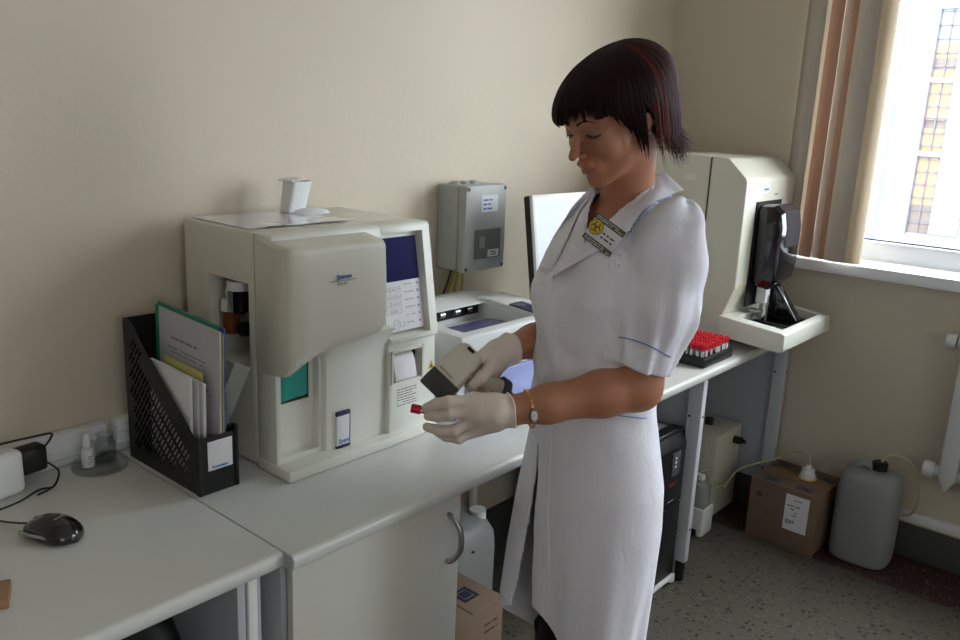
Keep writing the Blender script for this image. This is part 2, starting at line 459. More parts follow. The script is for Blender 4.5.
# bare tree in the yard
tr = thing('bare_tree', 'bare thin-branched tree outside the window in front of the pale house', 'tree', (-1.75, 11.5, -4.0))
b = bm_new(); rr = random.Random(3)
def branch(p, d, l, r, lev):
    q = [p]; dd = d.copy()
    for i in range(4):
        dd = (dd + Vector((rr.uniform(-.25, .25), rr.uniform(-.25, .25), rr.uniform(-.05, .2)))).normalized()
        q.append(q[-1] + dd * l / 4)
    tube(b, q, r, n=4, sub=1, rfun=lambda t: r * (1 - 0.55 * t))
    if lev > 0:
        for i in range(4 if lev > 1 else 5):
            k = rr.randint(1, 4)
            nd = (dd + Vector((rr.uniform(-1, 1), rr.uniform(-1, 1), rr.uniform(-.1, .9)))).normalized()
            branch(q[k], nd, l * rr.uniform(.5, .75), r * 0.5, lev - 1)
M['bark'] = mat('grey_bark', (92, 86, 92), 0.9)
branch(Vector((-1.75, 11.5, -4.0)), Vector((0, 0, 1)), 2.9, 0.07, 4)
mk('branches', b, M['bark'], tr)

# ================================================================ BLIND
bl = thing('vertical_blind', 'stacked vertical fabric blind in grey, beige and terracotta gathered at the left of the window', 'blind', (0.66, RY - 0.02, Z0))
def slat(x0, y0, x1, y1, bow, m, z0=Z0 + 0.006, z1=2.62):
    """one hanging slat, bowed across its width"""
    b = bm_new(); n = 10
    rings = []
    a = Vector((x0, y0, 0)); c = Vector((x1, y1, 0)); d = (c - a).normalized(); nn = Vector((-d.y, d.x, 0))
    top = []
    f = []; g = []
    for i in range(n + 1):
        t = i / n
        p = a.lerp(c, t) + nn * (bow * math.sin(math.pi * t))
        f.append(p); g.append(p + nn * 0.0016)
    sec = f + list(reversed(g))
    zs = [z0 + (z1 - z0) * k / 6 for k in range(7)]
    loft(b, [[Vector((p.x, p.y, z)) for p in sec] for z in zs])
    return mk('slat', b, m, bl, angle=60)
YB = RY - 0.075
slat(0.530, YB + 0.05, 0.608, YB + 0.012, -0.012, M['slatgrey'])
slat(0.616, YB + 0.030, 0.668, YB + 0.010, -0.004, M['slatbrown'])
slat(0.664, YB + 0.030, 0.690, YB + 0.018, -0.003, M['slatgrey'])
slat(0.689, YB + 0.020, 0.716, YB + 0.004, -0.004, M['slatbrown'])
slat(0.708, YB + 0.018, 0.792, YB - 0.006, -0.016, M['slatgrey'])
slat(0.770, YB + 0.008, 0.840, YB + 0.02, -0.022, M['slatbeige'])
b = bm_new(); box(b, 0.5, 2.6, YB - 0.03, YB + 0.06, 2.625, 2.66, 0.004); mk('head_rail', b, M['white'], bl)

# radiator under the window, only its end shows
rd = thing('radiator', 'white cast column radiator on the wall below the window', 'radiator', (1.8, RY - 0.07, 0.3))
for k in range(16):
    x = 1.235 + k * 0.075
    b = bm_new()
    prism(b, [(x - 0.028, 0.37), (x, 0.315), (x + 0.028, 0.37), (x + 0.028, 0.84), (x, 0.89), (x - 0.028, 0.84)], 'y', RY - 0.115, RY - 0.035, 0.008)
    mk('section', b, M['radiator'], rd)
b = bm_new(); tube(b, [(1.165, RY - 0.075, 0.375), (2.40, RY - 0.075, 0.375)], 0.022, n=20, sub=1); tube(b, [(1.19, RY - 0.075, 0.83), (2.40, RY - 0.075, 0.83)], 0.02, n=20, sub=1)
cyl(b, (1.155, RY - 0.075, 0.375), 0.027, 0.035, 'x'); cyl(b, (1.155, RY - 0.075, 0.83), 0.025, 0.03, 'x')
mk('header_pipe', b, M['radiator'], rd)
for x in (1.5, 2.1):
    b = bm_new(); box(b, x - 0.012, x + 0.012, RY - 0.05, RY - 0.001, 0.45, 0.47); mk('bracket', b, M['radiator'], rd)

# ================================================================ DESKS
CT = 0.75
def worktop(bm, y0, y1, x1, th=0.03, x0=0.003):
    # rounded front nose
    r = 0.012
    prof = [(x0, CT - th), (x1 - r * 0.6, CT - th), (x1 - 0.002, CT - th + r * 0.5)]
    for k in range(1, 7):
        a = k / 6 * math.pi / 2
        prof.append((x1 - r + r * math.cos(a), CT - r + r * math.sin(a)))
    prof += [(x0, CT)]
    prism(bm, prof, 'y', y0, y1)
# desk on the left
dk = thing('desk', 'pale grey laminate desk at the near left holding the mouse and the dish', 'desk', (0.3, 0.0, 0))
b = bm_new(); worktop(b, -1.1, 0.7785, 0.632); mk('worktop', b, M['lam'], dk)
b = bm_new(); box(b, 0.02, 0.590, 0.742, 0.758, 0.02, CT - 0.031, 0.001); mk('side_panel', b, M['panel'], dk)
b = bm_new(); box(b, 0.02, 0.60, 0.705, 0.721, 0.02, CT - 0.031, 0.001); mk('side_panel', b, M['panel'], dk)
b = bm_new(); box(b, 0.592, 0.606, 0.7225, 0.742, 0.0, CT - 0.032, 0.004); mk('leg', b, M['white'], dk)
b = bm_new(); box(b, 0.02, 0.60, -1.08, -1.06, 0.0, CT - 0.031, 0.001); mk('side_panel', b, M['panel'], dk)
b = bm_new(); box(b, 0.025, 0.04, -1.06, 0.70, 0.25, CT - 0.04, 0.001); mk('back_panel', b, M['panel'], dk)
# long counter
ct = thing('worktop', 'long pale grey laminate worktop running along the wall under the analysers', 'worktop', (0.33, 1.95, CT - 0.03))
b = bm_new(); worktop(b, 0.782, 3.125, 0.656); mk('top', b, M['lam'], ct)
b = bm_new(); box(b, 0.600, 0.6525, 0.7802, 0.7818, CT - 0.029, CT - 0.001); mk('end_cap', b, M['panel'], ct)
# cabinet beneath
cb = thing('base_cabinet', 'white laminate base cabinet with a curved steel handle under the worktop', 'cabinet', (0.33, 1.01, 0))
b = bm_new()
box(b, 0.03, 0.61, 0.786, 0.802, 0.0, 0.717, 0.001); box(b, 0.03, 0.61, 1.216, 1.232, 0.0, 0.717, 0.001)
box(b, 0.03, 0.61, 0.802, 1.216, 0.08, 0.096); box(b, 0.03, 0.045, 0.802, 1.216, 0.096, 0.717); box(b, 0.56, 0.57, 0.802, 1.216, 0.0, 0.08); box(b, 0.045, 0.61, 0.802, 1.216, 0.70, 0.717)
mk('body', b, M['panel'], cb)
b = bm_new(); box(b, 0.613, 0.630, 0.797, 1.236, 0.08, 0.715, 0.0015); dr = mk('door', b, M['door'], cb)
b = bm_new()
tube(b, [(0.628, 1.198, 0.672), (0.643, 1.199, 0.668), (0.660, 1.203, 0.645), (0.664, 1.204, 0.618), (0.660, 1.203, 0.590), (0.643, 1.198, 0.566), (0.628, 1.197, 0.562)], 0.006, n=12, rfun=lambda t: 0.0048 + 0.0016 * math.sin(math.pi * t))
mk('handle', b, M['metal'], dr)
# support frames of the open end
def frame(y, lab):
    f = thing('support_frame', lab, 'table leg', (0.33, y, 0), 0)
    b = bm_new(); box(b, 0.594, 0.634, y - 0.014, y + 0.014, 0.07, 0.718, 0.003); box(b, 0.590, 0.594, y - 0.02, y + 0.014, 0.1, 0.718); mk('leg', b, M['frame'], f)
    b = bm_new(); cyl(b, (0.614, y, 0.0), 0.016, 0.072, n=20); mk('foot', b, M['black'], f)
    b = bm_new(); box(b, 0.05, 0.594, y + 0.006, y + 0.016, 0.13, 0.718); mk('panel', b, M['panel'], f)
    b = bm_new(); box(b, 0.03, 0.06, y - 0.012, y + 0.012, 0.0, 0.718, 0.003); mk('leg', b, M['frame'], f)
    for z in (0.585, 0.19):
        b = bm_new(); cyl(b, (0.598, y - 0.0215, z), 0.004, 0.0015, 'y', 12); mk('screw', b, M['black'], f)
        b = bm_new(); cyl(b, (0.634, y, z), 0.004, 0.0015, 'x', 12); mk('screw', b, M['black'], f)
    return f
frame(2.386, 'white steel leg and grey side panel under the worktop beside the tube rack')
frame(3.085, 'white steel leg and grey side panel at the window end of the worktop')

# pipe on the wall under the counter
b = bm_new(); tube(b, [(0.035, 1.98, 0), (0.035, 1.98, 0.714)], 0.014, n=16, sub=1); o = recenter(mk('water_pipe', b, M['white'])); tag(o, 'white vertical pipe on the wall under the worktop behind the jerrycan', 'pipe')

# dark bag under the left desk
b = bm_new()
rings = []
for k in range(13):
    t = k / 12; z = t * 0.665
    rad = 0.100 * (1 - 0.12 * t) * (math.sqrt(max(0, 1 - max(0, t - 0.75) ** 2 / 0.066)))
    rings.append([(0.440 + rad * 1.1 * math.cos(a) * (1 + 0.05 * math.sin(3 * a)), 0.597 + rad * 0.95 * math.sin(a) * (1 + 0.04 * math.sin(5 * a + z * 9)), z) for a in [2 * math.pi * i / 28 for i in range(28)]])
loft(b, rings); o = recenter(mk('bin_bag', b, M['blackmatte'])); tag(o, 'dark rounded black bag in the shadow under the left desk', 'bag')

# ================================================================ THINGS ON THE LEFT DESK
ms = thing('computer_mouse', 'black computer mouse with grey side trim on the left desk', 'mouse', (0.307, 0.530, CT), R(112))
b = bm_new()
rings = []
for k in range(15):
    t = 0.5 - 0.5 * math.cos(math.pi * k / 14)
    y = -0.055 + 0.11 * t
    w = 0.034 * math.sqrt(max(0.0, 1 - (2 * t - 1) ** 4)) * (0.92 + 0.12 * math.cos(math.pi * t)) + 0.0005
    h = 0.043 * (math.sin(math.pi * (0.06 + 0.88 * t)) ** 0.6) * (0.86 + 0.18 * (1 - t))
    ring = []
    for i in range(24):
        a = 2 * math.pi * i / 24
        ring.append((w * math.copysign(abs(math.cos(a)) ** 0.8, math.cos(a)), y, max(0.001, 0.008 + (h - 0.008) * math.sin(a)) if math.sin(a) > 0 else 0.008 + 0.007 * math.sin(a)))
    rings.append(ring)
loft(b, rings); shell = mk('shell', b, M['blackgloss'], ms, local=True, angle=60)
b = bm_new(); cyl(b, (-0.003, 0.030, 0.0235), 0.009, 0.006, 'x', 20); mk('scroll_wheel', b, M['darkgrey'], ms, local=True)
b = bm_new()
for s in (-1, 1):
    tube(b, [(s * 0.026, 0.046, 0.012), (s * 0.0315, 0.02, 0.014), (s * 0.031, -0.01, 0.015), (s * 0.028, -0.035, 0.012)], 0.003, n=8)
mk('side_trim', b, M['grey'], ms, local=True)
merge_b = text_bm('genius', 0.009, (0.012, -0.016, 0.0405), (-1, 0.0, 0), (0, -1, 0), 0.0004); mk('logo', merge_b, M['grey'], ms, local=True)
cp = [(0.258, 0.508, 0.765), (0.235, 0.500, 0.760), (0.19, 0.485, 0.7535), (0.12, 0.47, 0.7535), (0.06, 0.43, 0.7535), (0.06, 0.30, 0.7535)]
b = bm_new(); tube(b, cp, 0.0019, n=8); mk('cord', b, M['black'], ms)

# white adapter and black plug in the duct
ad = thing('power_adapter', 'white chunky socket adapter on the left edge with a black plug in it', 'adapter', (0.08, 0.528, CT))
b = bm_new(); t = bmesh.new()
box(t, -0.030, 0.030, -0.045, 0.045, 0, 0.088, 0.014, 4)
merge(b, t, Matrix.Translation((0.085, 0.520, CT + 0.001)) @ Matrix.Rotation(R(14), 4, 'Z'))
mk('housing', b, M['white'], ad)
b = bm_new(); t = bmesh.new(); box(t, -0.019, 0.019, -0.0, 0.052, -0.026, 0.026, 0.007, 3); merge(b, t, Matrix.Translation((0.072, 0.566, CT + 0.052)) @ Matrix.Rotation(R(10), 4, 'Z')); pl = mk('plug', b, M['black'], ad)
b = bm_new(); tube(b, [(0.075, 0.616, 0.820), (0.07, 0.632, 0.834), (0.055, 0.638, 0.838), (0.055, 0.60, 0.840), (0.06, 0.56, 0.843), (0.07, 0.5, 0.845), (0.08, 0.40, 0.83), (0.08, 0.3, 0.80)], 0.0022, n=8); mk('cord', b, M['black'], pl)
b = bm_new(); tube(b, [(0.080, 0.618, 0.79), (0.10, 0.630, 0.775), (0.115, 0.618, 0.757), (0.125, 0.60, 0.7535), (0.135, 0.575, 0.7535)], 0.0018, n=8); tube(b, [(0.105, 0.628, 0.768), (0.12, 0.61, 0.7545), (0.115, 0.585, 0.7535), (0.14, 0.54, 0.7535), (0.15, 0.50, 0.7535)], 0.0018, n=8); mk('cord', b, M['black'], pl)

# petri dish with a dropper bottle and a beaker
ds = (0.082, 0.7205, CT)
DR = 0.0555
b = bm_new(); lathe(b, [(DR, 0), (DR, 0.012), (DR - 0.0022, 0.012), (DR - 0.003, 0.0025), (0.0, 0.0025)], ds, 48, cap=False)
lathe(b, [(0.0001, 0), (DR, 0)], ds, 48, cap=False)
bmesh.ops.remove_doubles(b, verts=b.verts, dist=1e-5)
o = recenter(mk('petri_dish', b, M['glass'])); tag(o, 'round shallow glass dish on the left desk beside the file holder', 'dish')
db = thing('dropper_bottle', 'small white dropper bottle standing in the glass dish', 'bottle', (0.073, 0.700, CT + 0.0035))
b = bm_new(); lathe(b, [(0.0115, 0), (0.0125, 0.002), (0.0125, 0.033), (0.011, 0.039), (0.006, 0.042), (0.006, 0.046)], (0.073, 0.700, CT + 0.0035), 28); mk('body', b, M['white'], db)
b = bm_new(); lathe(b, [(0.0085, 0.044), (0.0085, 0.05), (0.007, 0.066), (0.0055, 0.070), (0.003, 0.072)], (0.073, 0.700, CT + 0.0035), 24); mk('cap', b, M['white'], db)
b = bm_new(); scribble(b, (0.0855, 0.6955, CT + 0.012), (0, 1, 0), (0, 0, 1), 0.007, 0.020, 5); mk('label', b, M['ink'], db)
bk = (0.072, 0.7385, CT + 0.0035)
b = bm_new(); lathe(b, [(0.0001, 0), (0.018, 0), (0.0205, 0.003), (0.0205, 0.042), (0.0165, 0.050), (0.0165, 0.058), (0.0185, 0.062), (0.0175, 0.062), (0.0152, 0.058), (0.0152, 0.049), (0.0192, 0.041), (0.0192, 0.004), (0.0001, 0.003)], bk, 36, cap=False)
bmesh.ops.remove_doubles(b, verts=b.verts, dist=1e-5)
o = recenter(mk('glass_vial', b, M['glass'])); tag(o, 'clear short-necked glass jar standing in the dish behind the dropper bottle', 'jar')

# brown block at the picture's left edge
b = bm_new(); t = bmesh.new(); box(t, -0.032, 0.032, -0.052, 0.052, 0, 0.016, 0.003); merge(b, t, Matrix.Translation((0.430, 0.360, CT)) @ Matrix.Rotation(R(-24), 4, 'Z'))
o = recenter(mk('wooden_block', b, M['brown'])); tag(o, 'flat brown block lying at the near left edge of the desk', 'block')

# ================================================================ FILE HOLDER
fh = thing('magazine_file', 'black plastic magazine file with a lattice side full of papers', 'file holder', (0.215, 0.835, CT + 0.001))
X0, X1, Y0, Y1 = 0.074, 0.347, 0.790, 0.872
ZB = CT + 0.001; HT = 0.305; HF = 0.118
# side outline in xz: tall back, diagonal cut, low front
side = [(X0, ZB), (X1, ZB), (X1, ZB + HF), (X1 - 0.014, ZB + HF), (X0 + 0.078, ZB + HT - 0.045), (X0 + 0.040, ZB + HT - 0.008), (X0 + 0.02, ZB + HT), (X0, ZB + HT)]
def lattice_side(y0, y1):
    b = bm_new()
    prism(b, side, 'y', y0, y1)
    c = bm_new()
    # slanted slots in a regular lattice, clipped to the inside of the outline
    def inside(x, z):
        m_ = 0.016
        if x < X0 + m_ or x > X1 - m_ - 0.01 or z < ZB + 0.022: return False
        # diagonal from (X0+.078, top-.045) to (X1-.014, HF)
        xa, za, xb, zb_ = X0 + 0.078, ZB + HT - 0.045, X1 - 0.014, ZB + HF
        if x <= xa:
            return z < za + (xa - x) * 0.95 - 0.018 and z < ZB + HT - 0.03
        zl = za + (zb_ - za) * (x - xa) / (xb - xa)
        return z < zl - 0.024
    d1 = Vector((0.62, 0.785)); d1.normalize(); d2 = Vector((-d1.y, d1.x))
    L, Wd = 0.024, 0.0066
    i0 = 0
    for i in range(-30, 30):
        for j in range(-40, 40):
            cx = X0 + 0.12 + d1.x * i * (L + 0.0045) + d2.x * j * (Wd + 0.0042)
            cz = ZB + 0.12 + d1.y * i * (L + 0.0045) + d2.y * j * (Wd + 0.0042)
            cs = [(cx + d1.x * a * L / 2 + d2.x * e * Wd / 2, cz + d1.y * a * L / 2 + d2.y * e * Wd / 2) for a, e in ((-1, -1), (1, -1), (1, 1), (-1, 1))]
            if all(inside(*q) for q in cs):
                prism(c, cs, 'y', y0 - 0.01, y1 + 0.01)
    return boolean(b, c)
mk('lattice_side', lattice_side(Y0, Y0 + 0.0025), M['black'], fh, smooth=False)
mk('lattice_side', lattice_side(Y1 - 0.0025, Y1), M['black'], fh, smooth=False)
b = bm_new()
box(b, X0, X0 + 0.0025, Y0 + 0.0025, Y1 - 0.0025, ZB, ZB + HT); box(b, X0 + 0.0025, X1, Y0 + 0.0025, Y1 - 0.0025, ZB, ZB + 0.003)
mk('back_panel', b, M['black'], fh)
b = bm_new()
box(b, X1, X1 + 0.0035, Y0, Y1, ZB, ZB + HF, 0.0012)
for y0 in (Y0 - 0.003, Y1 - 0.004): box(b, X1 - 0.010, X1 + 0.006, y0, y0 + 0.008, ZB, ZB + HF + (0.012 if y0 > Y0 else 0.0), 0.002)
fp = mk('front_panel', b, M['black'], fh)
b = bm_new()
xx = X1 + 0.0036
box(b, xx, xx + 0.0008, Y0 + 0.018, Y1 - 0.010, ZB + 0.048, ZB + 0.108, 0.0002)
lb = mk('label', b, M['paper'], fp)
b = text_bm('Rossmann', 0.0085, (xx + 0.001, Y0 + 0.026, ZB + 0.052), (0, 1, 0), (0, 0, 1), bold=0.0002)
mk('print', b, M['logo'], lb)
# folders, papers, notebooks, ruler inside: things of their own
def sheet(name, label, cat, y, th, x0, x1, z0, z1, m, lean=0, group=None, corner=0, pr=None):
    bb = bm_new()
    box(bb, 0, x1 - x0, -th / 2, th / 2, 0, z1 - z0, 0)
    o = thing(name, label, cat, (x0, y, z0)) if pr else None
    if pr:
        o.rotation_euler = (R(lean), R(2.6), R(corner)); k = mk('cover', bb, m, o, smooth=False, local=True)
        pr(o, x1 - x0, z1 - z0, th)
        return o
    k = mk(name, bb, m, smooth=False); k.location = (x0, y, z0); k.rotation_euler = (R(lean), R(2.6), R(corner))
    tag(k, label, cat, group); return k
zi = ZB + 0.0045
def fold_print(o, w, h, th):
    b = bm_new()
    scribble(b, (0.06, -th / 2, h - 0.060), (1, 0, 0), (0, 0, 1), 0.10, 0.014, 1, 0.95, 0.35, seed=4)
    scribble(b, (0.045, -th / 2, h - 0.088), (1, 0, 0), (0, 0, 1), 0.14, 0.017, 2, 0.9, 0.3, seed=8)
    scribble(b, (0.10, -th / 2, h - 0.145), (1, 0, 0), (0, 0, 1), 0.10, 0.02, 2, 0.8, 0.3, seed=9)
    mk('print', b, M['inklight'], o, local=True)
    b = bm_new(); box(b, -0.001, 0.012, -th / 2 - 0.0006, th / 2 + 0.0006, 0, h + 0.001); mk('spine', b, M['green'], o, local=True, smooth=False)
f1 = sheet('document_folder', 'clear-fronted green-spined folder with a printed white title page', 'folder', 0.8385, 0.002, 0.110, 0.343, zi + .011, zi + 0.332, M['papergrey'], 0, pr=fold_print)
sheet('green_folder', 'green plastic folder behind the title page', 'folder', 0.8435, 0.003, 0.110, 0.330, zi + .010, zi + 0.338, M['green'])
sheet('blue_folder', 'blue plastic folder at the back of the file holder', 'folder', 0.8495, 0.003, 0.114, 0.343, zi + .011, zi + 0.336, M['blue'])
sheet('yellow_sheet', 'pale yellow sheet edge between the folders', 'paper', 0.8467, 0.0012, 0.132, 0.343, zi + .010, zi + 0.325, M['yellow'])
sheet('paper_sheet', 'white sheets bundled against the titled folder', 'paper', 0.8408, 0.0014, 0.118, 0.343, zi + .011, zi + 0.330, M['paper'])
for i, (x1, h, yy, m_) in enumerate(((0.300, 0.232, 0.803, 'paper'), (0.312, 0.226, 0.8115, 'papergrey'), (0.320, 0.222, 0.8195, 'paper'))):
    sheet('notebook', ('white notebook at the lattice side, nearest of the three small booklets', 'greyish booklet sandwiched in the middle of the small booklets', 'white booklet standing next to the titled folder')[i], 'notebook', yy, 0.006, 0.150, x1, zi + .008, zi + h, M[m_], group='small booklets in the file holder')
sheet('yellow_note', 'small yellow note sticking up behind the small booklets', 'note', 0.8265, 0.001, 0.16, 0.302, zi + .007, zi + 0.238, M['yellow'])
b = bm_new(); t = bmesh.new(); box(t, -0.0008, 0.0008, -0.015, 0.015, 0, 0.300)
for k in range(24): box(t, 0.0008, 0.0011, 0.008 if k % 5 else 0.003, 0.014, 0.01 + k * 0.0104, 0.0106 + k * 0.0104)
merge(b, t, Matrix.Translation((0.246, 0.8585, zi + .004)) @ Matrix.Rotation(R(31), 4, 'Y') @ Matrix.Rotation(R(-50), 4, 'Z'))
M['ruler'] = mat('clear_scratched_plastic', (190, 194, 192), 0.25, trans=0.45)
o = mk('ruler', b, M['ruler'], smooth=False); o = recenter(o); tag(o, 'clear plastic ruler leaning out of the front of the file holder', 'ruler')
# ================================================================ BLOOD ANALYSER
an = thing('blood_analyser', 'large ivory haematology analyser with a dark blue display and bulging hood on the worktop', 'laboratory analyser', (0.23, 1.17, CT))
AX0, AXM, AY0, AY1, AZ = 0.045, 0.306, 0.952, 1.387, 1.249
ZA = CT + 0.004
b = bm_new(); box(b, AX0, AXM - 0.001, AY0, AY1, ZA, AZ, 0.006)
c = bm_new(); box(c, 0.137, 0.286, AY0 - 0.02, AY0 + 0.11, 0.96, 1.142)
b = boolean(b, c); body = mk('body', b, M['dev'], an)
b = bm_new(); box(b, 0.139, 0.284, AY0 + 0.100, AY0 + 0.108, 0.962, 1.14); mk('niche_back', b, M['beige_in'], body)
b = bm_new(); box(b, AXM - 0.002, AXM + 0.0015, AY0 + 0.004, AY1 - 0.004, ZA + 0.004, AZ - 0.004); mk('seam', b, M['devdark'], body)
# reagent jars in the side niche
b = bm_new(); cyl(b, (0.200, AY0 + 0.036, 1.112), 0.027, 0.020, n=28); j = mk('jar_lid', b, M['white'], body)
b = bm_new(); lathe(b, [(0.021, 1.108), (0.021, 1.075), (0.019, 1.062), (0.011, 1.054), (0.0001, 1.052)], (0.200, AY0 + 0.036, 0.004), 28); mk('glass_chamber', b, M['blackgloss'], body)
b = bm_new(); cyl(b, (0.206, AY0 + 0.012, 1.066), 0.0022, 0.045, n=8); cyl(b, (0.192, AY0 + 0.0125, 1.066), 0.0022, 0.045, n=8); mk('chamber_rod', b, M['metal'], body)
b = bm_new(); cyl(b, (0.140 + 0.03, AY0 + 0.032, 1.062), 0.021, 0.012, n=28); cyl(b, (0.17, AY0 + 0.032, 1.075), 0.020, 0.010, n=28); cyl(b, (0.158, AY0 + 0.032, 1.083), 0.004, 0.025, n=10); mk('jar_lid', b, M['white'], body)
M['amber'] = mat('amber_glass', (120, 62, 34), 0.1)
b = bm_new(); cyl(b, (0.17, AY0 + 0.032, 1.012), 0.018, 0.050, n=28); mk('amber_jar', b, M['amber'], body)
b = bm_new(); cyl(b, (0.222, AY0 + 0.022, 1.030), 0.016, 0.03, 'y', 28); cyl(b, (0.222, AY0 + 0.014, 1.030), 0.007, 0.01, 'y', 20); mk('pressure_knob', b, M['blackgloss'], body)
# front housing
b = bm_new()
prism(b, [(AXM + 0.002, ZA), (0.372, ZA), (0.372, AZ - 0.03), (0.368, AZ - 0.006), (0.362, AZ), (AXM + 0.002, AZ)], 'y', AY0, 1.2345, 0.003)
c = bm_new(); box(c, 0.352, 0.40, AY0 + 0.012, 1.060, 0.785, 1.06)
b = boolean(b, c)
fr = mk('front_housing', b, M['dev2'], an)
# teal sampling window
b = bm_new(); prism(b, [(AY0 + 0.012, 0.902), (1.040, 0.908), (1.040, 1.03), (AY0 + 0.012, 1.03)], 'x', 0.3525, 0.360); mk('teal_window', b, M['teal'], fr)
b = bm_new()
for y in (AY0 + 0.012, 1.0395): box(b, 0.3525, 0.362, y, y + 0.002, 0.902, 1.03)
box(b, 0.3525, 0.362, AY0 + 0.012, 1.0415, 0.900, 0.903); mk('window_edge', b, M['devdark'], fr)
# base tray
b = bm_new()
prism(b, [(AXM + 0.003, AY0 - 0.004), (0.421, AY0 - 0.004), (0.421, 1.225), (0.412, AY1 + 0.0), (AXM + 0.003, AY1)], 'z', ZA - 0.003, ZA + 0.021, 0.004)
mk('base_tray', b, M['dev2'], an)
# hood: lofted along y, its lower lip swings up to the right
b = bm_new(); rings = []
def hoodring(y, zb, xf, k=1.0, zt=1.246):
    r = 0.016
    pts = [(AXM + 0.02, zt)]
    for i in range(0, 7):
        a = math.pi / 2 * (1 - i / 6)
        pts.append((xf - r * 1.6 + r * 1.6 * math.cos(a) - 0.004, zt - 0.012 - r + r * math.sin(a)))
    pts += [(xf, 1.15), (xf + 0.002, 1.08), (xf, zb + 0.05)]
    for i in range(1, 7):
        a = math.pi / 2 * i / 6
        pts.append((xf - 0.045 * k * (1 - math.cos(a)), zb + 0.05 - 0.05 * math.sin(a)))
    pts.append((0.345, zb - 0.004 * k))
    pts.append((AXM + 0.02, zb + 0.01))
    return [(p[0], y, p[1]) for p in pts]
YH = [0.944, 0.948, 0.956, 0.99, 1.03, 1.06, 1.09, 1.13, 1.17, 1.189, 1.193]
for y in YH:
    t = (y - 0.944) / 0.249
    zb = 0.962 + 0.046 * min(1, t / 0.40) ** 0.8 + 0.0 * t
    if t > 0.5: zb += 0.012 * (t - 0.5) / 0.5
    e = 0.0
    if y <= 0.9441: e = 0.014
    elif y <= 0.9485: e = 0.005
    elif y >= 1.1925: e = 0.004
    rings.append(hoodring(y, zb + e, 0.437 - e, 1.0, 1.246 - e * 0.5))
loft(b, rings); hd = mk('hood', b, M['dev'], an, angle=35)
# column below the hood, sweeping up into it
b = bm_new(); rings = []
for k in range(17):
    t = k / 16; z = ZA + 0.018 + (1.03 - ZA - 0.018) * t
    fl = max(0, (t - 0.72) / 0.28) ** 2
    xf = 0.386 + 0.030 * fl
    y0 = 1.066 - 0.025 * fl; y1 = 1.236
    ring = [(0.36, y0, z), (xf - 0.012, y0 + 0.001, z), (xf - 0.003, y0 + 0.006, z), (xf, y0 + 0.018, z), (xf + 0.003, (y0 + y1) / 2, z), (xf + 0.002, y1, z), (0.36, y1, z)]
    rings.append(ring)
loft(b, rings); mk('column', b, M['dev2'], an)
b = bm_new(); box(b, 0.3875, 0.3925, 1.093, 1.129, 0.782, 0.850, 0.001); lbp = mk('vial_label', b, M['paper'], an)
b = bm_new(); box(b, 0.3873, 0.3938, 1.092, 1.130, 0.850, 0.860, 0.001); box(b, 0.3873, 0.3938, 1.092, 1.130, 0.776, 0.782, 0.001); box(b, 0.3876, 0.3931, 1.1285, 1.130, 0.78, 0.852); mk('frame', b, M['navy'], lbp)
mk('print', text_bm('Sysm', 0.014, (0.3926, 1.098, 0.787), (0, 1, 0), (0, 0, 1), bold=0.0003), M['logo'], lbp)
# right front panel: lower face, recessed sloping display panel
b = bm_new()
prism(b, [(AXM + 0.002, ZA), (0.404, ZA), (0.396, 0.985), (0.405, 0.988), (0.405, 1.0), (0.366, AZ - 0.006), (0.360, AZ), (AXM + 0.002, AZ)], 'y', 1.2365, AY1, 0.0025)
c = bm_new()
prism(c, [(0.372, 0.990 + 0.012), (0.43, 0.996), (0.43, AZ + 0.02 - 0.04), (0.3605, AZ - 0.018), (0.345, AZ - 0.018), (0.3535, 1.18), (0.386, 1.008)][:7], 'y', 1.2, 1.362)
b = boolean(b, c)
c = bm_new(); box(c, 0.375, 0.45, 1.250, 1.340, 0.892, 0.962)
b = boolean(b, c)
rp = mk('side_front_panel', b, M['dev2'], an)
# sloping plane of the display: from (x 0.386,z 1.008) to (x 0.350,z 1.231)
pa = Vector((0.3865, 0, 1.006)); pb = Vector((0.3500, 0, 1.228)); pd = (pb - pa).normalized(); pn = Vector((pd.z, 0, -pd.x))
def onp(s, h=0.0, y=0): q = pa + pd * s + pn * h; return Vector((q.x, y, q.z))
def plate(y0, y1, s0, s1, h0, h1, bm=None):
    bm = bm or bm_new()
    loft(bm, [[onp(s0, h0, y0), onp(s0, h1, y0), onp(s1, h1, y0), onp(s1, h0, y0)], [onp(s0, h0, y1), onp(s0, h1, y1), onp(s1, h1, y1), onp(s1, h0, y1)]])
    return bm
mk('display', plate(1.2385, 1.352, 0.116, 0.214, -0.002, 0.0045), M['screen'], rp)
kp = mk('keypad', plate(1.2385, 1.352, 0.002, 0.1155, -0.002, 0.004), M['paper'], rp)
# keypad print
M['palegrey'] = mat('pale_grey_print', (166, 168, 172), 0.6)
def ring_rect(bm, yc, sc, w, h, t=0.0007):
    for (a0, a1, s0, s1) in ((yc - w / 2, yc + w / 2, sc - h / 2, sc - h / 2 + t), (yc - w / 2, yc + w / 2, sc + h / 2 - t, sc + h / 2), (yc - w / 2, yc - w / 2 + t, sc - h / 2, sc + h / 2), (yc + w / 2 - t, yc + w / 2, sc - h / 2, sc + h / 2)):
        plate(a0, a1, s0, s1, 0.004, 0.0044, bm)
b = bm_new()
for r in range(4):
    for cc in range(3): ring_rect(b, 1.250 + cc * 0.0165, 0.098 - r * 0.0165, 0.0135, 0.012)
for yy, ss in ((1.253, 0.016), (1.270, 0.024), (1.270, 0.010), (1.287, 0.017)): ring_rect(b, yy, ss, 0.013, 0.011)
mk('key_outline', b, M['palegrey'], kp)
b = bm_new()
labs = '789456123-0.'
